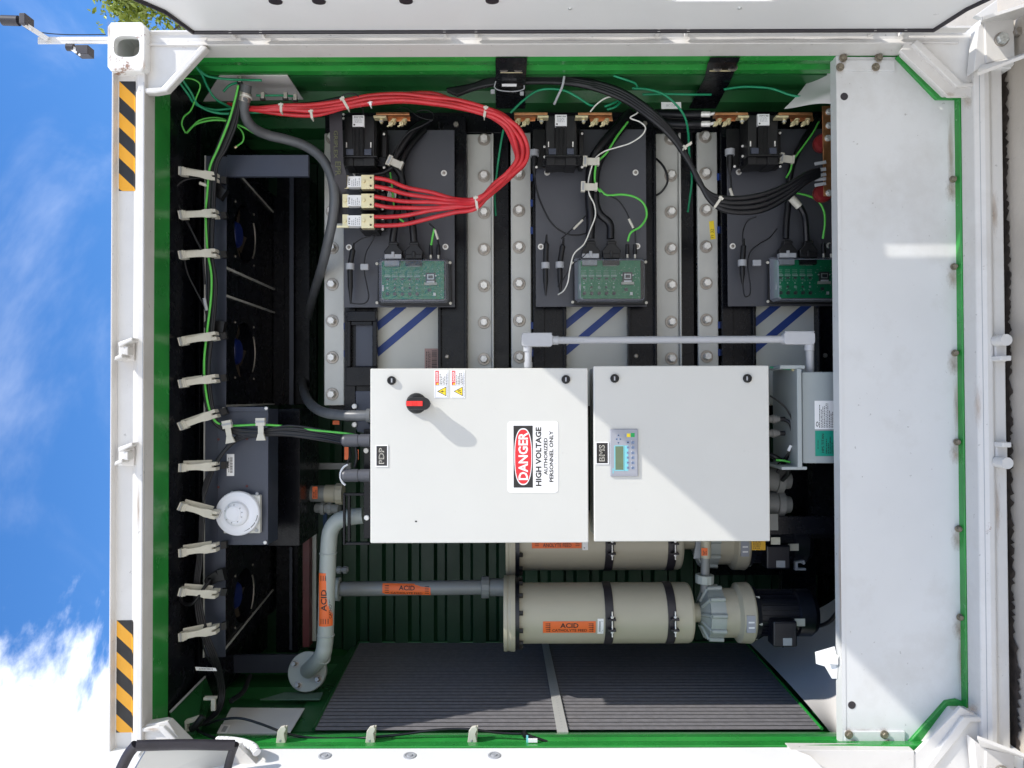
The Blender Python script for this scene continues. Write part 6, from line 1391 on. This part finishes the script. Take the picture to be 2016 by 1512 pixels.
# support plate at the larger cabinet's left edge, with cable glands
t = thing('cabinet_bracket', 'black steel bracket behind the left edge of the larger cabinet', 'bracket', P(705, 900, .4))
b = MB(); b.pb(700, 735, 770, 845, .42, .02, slate); b.pb(716, 740, 845, 1060, .36, .02, black); b.prism([(703, 830), (722, 828), (735, 845), (735, 855), (703, 850)], .40, .02, slate); b.build('plate', t, .002)
b = MB(); b.pb(675, 679, 975, 1072, .40, .02, black); b.pb(684, 689, 975, 1070, .42, .02, black); b.pb(675, 728, 971, 976, .41, .02, black); b.pb(675, 728, 1068, 1073, .41, .02, black); b.build('frame', t, .001)
for px, py in ((698, 800), (698, 836), (721, 887), (722, 1019)): b = MB(); b.lathe(P(px, py, .36 if px > 710 else .40), (0, -1, 0), [(-.004, .0098), (.004, .0098), (.006, .008)], boltm, 16); b.build('screw', t)
b = MB(); b.pb(678, 686, 880, 905, .55, .001, orange); b.pb(700, 706, 885, 905, .50, .001, orange); b.pb(655, 668, 828, 836, .7, .001, orange); b.build('orange_scrap', t)
for i, (py, lab) in enumerate(((867, 'upper fat black cable gland at the larger cabinet'), (936, 'lower fat black cable gland with a pale collar at the larger cabinet'))):
    b = MB(); a_, c_ = P(672, py, .26), P(729, py, .26); l_ = (c_ - a_).length; b.lathe(a_, c_ - a_, [(0, .012), (.006, .020), (.014, .0225), (l_ * .58, .0225), (l_ * .60, .0205), (l_ * .64, .0205), (l_ * .66, .0225), (l_, .0225)], platem, 30)
    o_ = b.solo('cable_gland', lab, 'cable gland', 'fat black glands at the larger cabinet')
b = MB(); pts = [P(690 + 20 * math.cos(a), 936 + 22 * math.sin(a), .30) for a in [math.radians(120 + i * 15) for i in range(10)]]; b.tube(pts, .004, paper, 8, 3); b.solo('white_ring', 'white hook-shaped ring round the lower black gland', 'ring')
wire([(688, 880, .3), (690, 895, .32), (683, 912, .33), (673, 930, .33)], .004, blkc, 'black_cable', 'short black cable arching between the two fat glands')
wire([(700, 880, .32), (702, 900, .32), (698, 920, .32)], .006, blkc, 'black_cable', 'second short black cable between the two fat glands')
run([(485, 168, .22), (482, 195, .23), (480, 215, .25), (486, 236, .28), (502, 254, .32), (528, 266, .36), (565, 275, .38), (600, 287, .38), (630, 308, .37), (650, 340, .36), (658, 380, .36), (656, 425, .37), (646, 475, .42), (634, 525, .52), (618, 578, .74), (605, 630, 1.02), (596, 690, 1.16), (594, 740, 1.05), (600, 775, .72), (614, 798, .48), (638, 812, .34), (670, 817, .28), (700, 818, .25), (730, 818, .24)], .0182, greyh, 'thick grey flexible conduit curving past the uppermost stack to the larger cabinet', 'flexible_conduit', 'conduit', n=18)
b = MB(); b.cyl(P(484, 182, .225), P(481, 199, .235), .021, washm, 20); b.cyl(P(484, 190, .23), P(483.5, 193, .23), .0225, boltm, 20); b.solo('conduit_clamp', 'steel clamp at the start of the grey flexible conduit', 'clamp')
b = MB(); b.cyl(P(722, 818, .24), P(729, 818, .24), .024, greyh, 20); b.solo('conduit_collar', 'collar where the grey flexible conduit enters the larger cabinet', 'collar')
# flat lettered sleeve
b = MB(); q = [P(649, 218, .30), P(663, 216, .30), P(664, 350, .32), P(684, 380, .40), P(684, 440, .47)]
b.loft([[P(648, 217, .31), P(673, 217, .31), P(673, 217, .318), P(648, 217, .318)], [P(651, 325, .32), P(676, 322, .32), P(676, 322, .328), P(651, 325, .328)], [P(658, 345, .33), P(682, 343, .33), P(682, 343, .338), P(658, 345, .338)], [P(661, 440, .44), P(684, 440, .44), P(684, 440, .448), P(661, 440, .448)]], gask)
oc = mat('faded_olive_print', (.10, .105, .05), .6)
for (st_, x0, x1, y0, y1) in (('GRIPLEX', 657, 665, 257, 312), ('EPR', 660, 671, 318, 346)):
    vs, fs = textmesh(st_, .01); Y_ = .3095 if st_ == 'GRIPLEX' else .318
    X_ = lambda py: P(660, py, Y_).x; q = []
    for u, v in vs: q.append(Vector((X_(y0 + u * (y1 - y0)), Y_, P(x0 + (x1 - x0) * v, 280, Y_).z)))
    b.add(q, [tuple(reversed(f)) for f in fs], oc)
b.solo('flat_sleeve', 'flat black sleeve lettered GRIPLEX EPR hanging left of the uppermost contactor', 'sleeve')

# ================================================================ red cables
main = [(740, 0), (790, 374), (850, 392), (905, 400), (945, 396), (985, 378)]
starts = [350, 367, 387, 403, 427, 444]
cols = []
labs = ['red cable from the top terminal of the uppermost fuse', 'red cable from the lower terminal of the uppermost fuse', 'red cable from the top terminal of the middle fuse', 'red cable from the lower terminal of the middle fuse', 'red cable from the top terminal of the lowest fuse', 'red cable from the lower terminal of the lowest fuse']
for i, s0 in enumerate(starts):
    e = 393 + i * 3.2; l = i % 3; o_ = i // 3
    R_ = [0, 7, 14][l]; yq = .20 + .025 * o_
    a1 = s0 + (12 if i < 2 else 4 if i < 4 else 0)
    pts = [(738, s0, .35), (765, s0 + (5 if i < 4 else 0), .34), (800, s0 + (19 if i == 0 else 15 if i == 1 else 10 if i == 2 else 6 if i == 3 else -3 if i == 4 else -3), .32),
           (850, (381, 388, 399, 410, 412, 431)[i], .29), (895, (391, 395, 402, 405, 409, 417)[i], .26), (938, (389, 394, 398, 401, 404, 408)[i], yq),
           (980 - R_ * .6, (366 - R_ * .1 + o_ * 7), yq), (1013 - R_, 340, yq), (1034 - R_ * 1.25, 318 - R_ * .3, yq), (1036 - R_ * 1.4 - o_ * 4, 285, yq), (1020 - R_ * 1.3 - o_ * 5, 252, yq), (990 - R_ * .9, 228 + R_ * .5, yq),
           (955 - R_ * .3, 211 + R_ * .9, yq), (900, 199 + R_ * .75, yq + .02), (850, 191 + R_ * .9 - (6 if i == 3 else 0), yq + .03), (790, 187 + R_ * .85, yq + .03), (730, 190 + R_ * .9, yq + .04), (680, 198 + R_ * .9 + o_ * 3, yq + .04), (620, 206 + R_ * .85 + (8 if i == 5 else 0), yq + .04), (560, 210 + R_ * .5 + (7 if i == 5 else 0), yq + .04), (500, 213 + R_ * .2, yq + .05), (450, 205, .32)]
    rj = random.Random(40 + i); pts = [(p[0] + rj.uniform(-1.6, 1.6) * (5 < n_i < 20), p[1] + rj.uniform(-2.2, 2.2) * (2 < n_i < 20), p[2] + rj.uniform(-.006, .006)) for n_i, p in enumerate(pts)]
    run(pts, .0078, redm, labs[i], 'red_cable', group='red cables from the fuses', n=12, sub=8)
def tie(px, py, ang, l, lab, Y_=.19, m=clipm, w=5):
    b = MB(); c = P(px, py, Y_); a = math.radians(ang); d = Vector((-math.sin(a), 0, -math.cos(a))) * l / 2 * k(Y_)
    for s_ in (0,): b.bar(c - d, c + d, w * k(Y_), .003, m)
    b.bar(c - d * 1.0, c - d * 1.0 + d * .35, w * 1.9 * k(Y_), .007, m)
    q = c - d; b.bar(q, q + Vector((0, .02, 0)), w * k(Y_), .003, m, up=(0, 0, 1)); q = c + d; b.bar(q, q + Vector((0, .02, 0)), w * k(Y_), .003, m, up=(0, 0, 1))
    return b.solo('zip_tie', lab, 'zip tie', 'pale zip ties round the cable bundles', bevel=.0006)
tie(938, 399, 82, 24, 'pale zip tie round the red cables right of the fuses'); tie(955, 220, 100, 21, 'pale zip tie at the top of the red loop')
tie(729, 204, 80, 6, 'stub of a zip tie under the red cables above the contactor', m=paper); tie(679, 203, 60, 26, 'pale zip tie crossing the red cables beside the flat sleeve'); tie(553, 212, 88, 16, 'pale zip tie where the red cables leave the wall'); tie(613, 225, 80, 16, 'pale zip tie hanging under the red cables')
# black bundle of main cables
lab7 = ['outermost', 'second', 'third', 'fourth', 'fifth', 'sixth', 'innermost']
for i in range(7):
    o_ = i * 3.4 - 10; dy = (i % 2) * .02; Yb = .22 + dy
    run([(880 + i * 3, 178 + i * 1.5, .30), (930, 172 + o_ * .3, .30), (975, 160 + o_ * .5, .28), (1040, 157 + o_ * .45, .28), (1110, 158 + o_ * .5, .28), (1170, 168 + o_ * .6, .27), (1230, 190 + o_ * .8, Yb + .03), (1285, 228 + o_ * .8, Yb), (1325, 268 + o_ * .6, Yb), (1352, 310 + o_ * .3, Yb), (1375, 355 - o_ * .2, Yb), (1395, 385 + o_ * .5, Yb), (1420, 400 + o_ * 1.1, Yb), (1460, 404 + o_ * 1.4, Yb), (1505, 397 + o_ * 1.5, Yb), (1550, 376 + o_ * 1.2, Yb + .02), (1585, 352 + o_ * .8, .26), (1612, 340 + o_ * .6, .28)], .0092, blkc,
        lab7[i] + ' thick black cable of the bundle sweeping to the copper plate', group='thick black cables sweeping to the copper plate', n=12)
tie(1354, 286, -35, 18, 'pale zip tie round the black bundle beside the middle stack', .19); tie(1414, 398, 125, 24, 'pale zip tie round the black bundle at its lowest bend', .19)
wire([(1111, 150, .25), (1107, 170, .26), (1098, 190, .28), (1091, 205, .3)], .0048, tiem, 'zip_tie_tail', 'long grey zip tie tail hanging over the black bundle', 'zip tie', n=6)
wire([(665, 205, .27), (672, 190, .25), (690, 184, .24), (706, 190, .24), (713, 210, .27), (716, 226, .3)], .0022, blkc, 'thin_wire', 'thin black loop round the red cables')
wire([(500, 215, .3), (560, 208, .3), (620, 203, .3), (670, 193, .3)], .007, blkc, 'black_cable', 'black cable lying along the red cables by the wall')
wire([(545, 222, .31), (600, 224, .31), (650, 216, .31), (690, 206, .31)], .006, blkc, 'black_cable', 'black cable under the red cables by the wall')
wire([(775, 221, YC), (790, 212, YC), (805, 216, YC), (825, 230, YC), (850, 236, YC), (853, 225, YC), (840, 217, YC), (820, 219, YC)], .0016, blkc, 'thin_wire', 'hair-thin wire curling right of the uppermost busbar')
wire([(852, 236, YC), (830, 248, YC + .03), (805, 260, YC + .05), (785, 285, YC + .06), (775, 310, YC + .06)], .003, blkc, 'thin_wire', 'thin wire dropping to the upper loom')
wire([(772, 330, .40), (755, 340, .40), (730, 344, .40), (700, 346, .40)], .007, blkc, 'black_cable', 'black cable ducking behind the uppermost fuse')
# green earth wires
G = lambda pts, lab, r=.0042: wire(pts, r, grnc, 'green_wire', lab, 'wire')
G([(1208, 149, .26), (1235, 158, .26), (1250, 164, .27), (1255, 172, .28)], 'short green wire dropping from the green jamb')
G([(1245, 174, .28), (1275, 176, .27), (1305, 185, .27), (1330, 205, .28), (1348, 230, .3), (1355, 262, .35), (1357, 300, .45), (1362, 350, .6), (1358, 390, .62), (1354, 418, .62)], 'green wire arching down between the middle and lowest stacks')
G([(1005, 222, .3), (1030, 198, .3), (1055, 180, .3), (1080, 175, .3), (1110, 178, .3), (1135, 190, .3), (1160, 206, .32), (1170, 208, .33)], 'green wire arching over the middle contactor')
G([(1190, 210, .33), (1205, 204, .33), (1222, 196, .34)], 'stub of green wire at the end of the middle busbar')
G([(1195, 216, .33), (1212, 210, .33), (1224, 198, .34)], 'second stub of green wire at the end of the middle busbar')
G([(1265, 186, .32), (1310, 185, .32), (1360, 186, .32), (1400, 186, .34)], 'straight green wire along the right wall')
G([(1425, 176, .33), (1460, 171, .33), (1500, 172, .33), (1525, 176, .33), (1560, 188, .32), (1600, 192, .3), (1640, 191, .28)], 'green wire running along the right wall to the kick panel')
G([(991, 255, .5), (985, 290, .55), (978, 340, .6), (974, 380, .62), (976, 425, .62)], 'green wire dropping in the gap right of the uppermost stack')
G([(380, 125, .15), (395, 140, .17), (410, 150, .19), (440, 155, .21), (470, 157, .22), (515, 158, .22)], 'green wire from the top corner to the small clip')
G([(385, 130, .15), (398, 148, .18), (408, 170, .22), (425, 195, .26), (455, 212, .3)], 'green wire curving inwards from the top corner')
G([(352, 160, .15), (370, 185, .18), (385, 205, .22), (420, 216, .26), (455, 214, .28)], 'green wire slanting from the upper corner of the opening')
G([(360, 158, .15), (376, 182, .18), (392, 208, .22), (430, 223, .26), (480, 222, .28), (520, 221, .3)], 'second green wire slanting from the upper corner of the opening')
G([(505, 188, .26), (530, 188, .26), (560, 188, .27), (580, 190, .28)], 'green wire held by two tiny clips on the right wall')
G([(440, 180, .25), (452, 168, .24), (470, 162, .23)], 'small green loop near the conduit clamp')
wire([(360, 154, .15), (380, 156, .16), (394, 168, .18), (385, 195, .20), (375, 218, .22), (362, 230, .23), (358, 245, .24), (365, 262, .26)], .0028, gynw, 'green_wire', 'thin light green wire squiggling in the upper corner', 'wire')
wire([(367, 262, .27), (385, 245, .28), (415, 237, .28), (445, 238, .29), (475, 248, .3), (500, 262, .32)], .0038, gynw, 'green_wire', 'light green wire bowing across the corner', 'wire')
wire([(376, 252, .27), (395, 236, .28), (430, 232, .29), (462, 245, .31), (478, 262, .33), (478, 278, .34), (466, 288, .34)], .003, gynw, 'green_wire', 'green wire with a crimped eyelet end', 'wire', extra=lambda b: b.cyl(P(466, 288, .34), P(462, 291, .34), .005, brass, 8))
for px, py, lab in ((471, 155, 'tiny black clip where green wires meet the conduit'), (516, 187, 'first of two tiny clips holding the green wire'), (561, 187, 'second of two tiny clips holding the green wire'), (580, 190, 'tiny metal end fitting of the green wire on the right wall')):
    b = MB(); b.pb(px - 3, px + 4, py - 6, py + 6, .22, .01, washm); b.pb(px - 5, px + 5, py + 4, py + 9, .222, .012, blackp); b.solo('wire_clip', lab, 'wire clip', bevel=.001)
b = MB(); b.pb(1302, 1341, 201, 214, .33, .002, paper); b.text('SEC 17 8ED', 1311, 1334, 205.5, 209.5, .3295, tiem, 'h', .01); b.solo('tape_label', 'white strip label with faint print above the middle stack', 'label')
# odd bits at the sunlit jamb
b = MB(); c = P(1033, 1445, .09); b.tube([P(1030, 1445, .10), P(1045, 1450, .09), P(1078, 1460, .08)], (.008, .004), blackp, 8); b.cyl(P(1030, 1441, .09), P(1036, 1450, .09), .010, blackp, 12); b.solo('dangling_plug', 'black plug lying on the sunlit green jamb', 'plug')
b = MB(); b.pb(1036, 1040, 1448, 1470, .07, .003, cyan); b.pb(1040, 1058, 1456, 1462, .06, .01, paper); b.solo('latch_scrap', 'small pale blue and white latch piece below the black plug', 'latch')
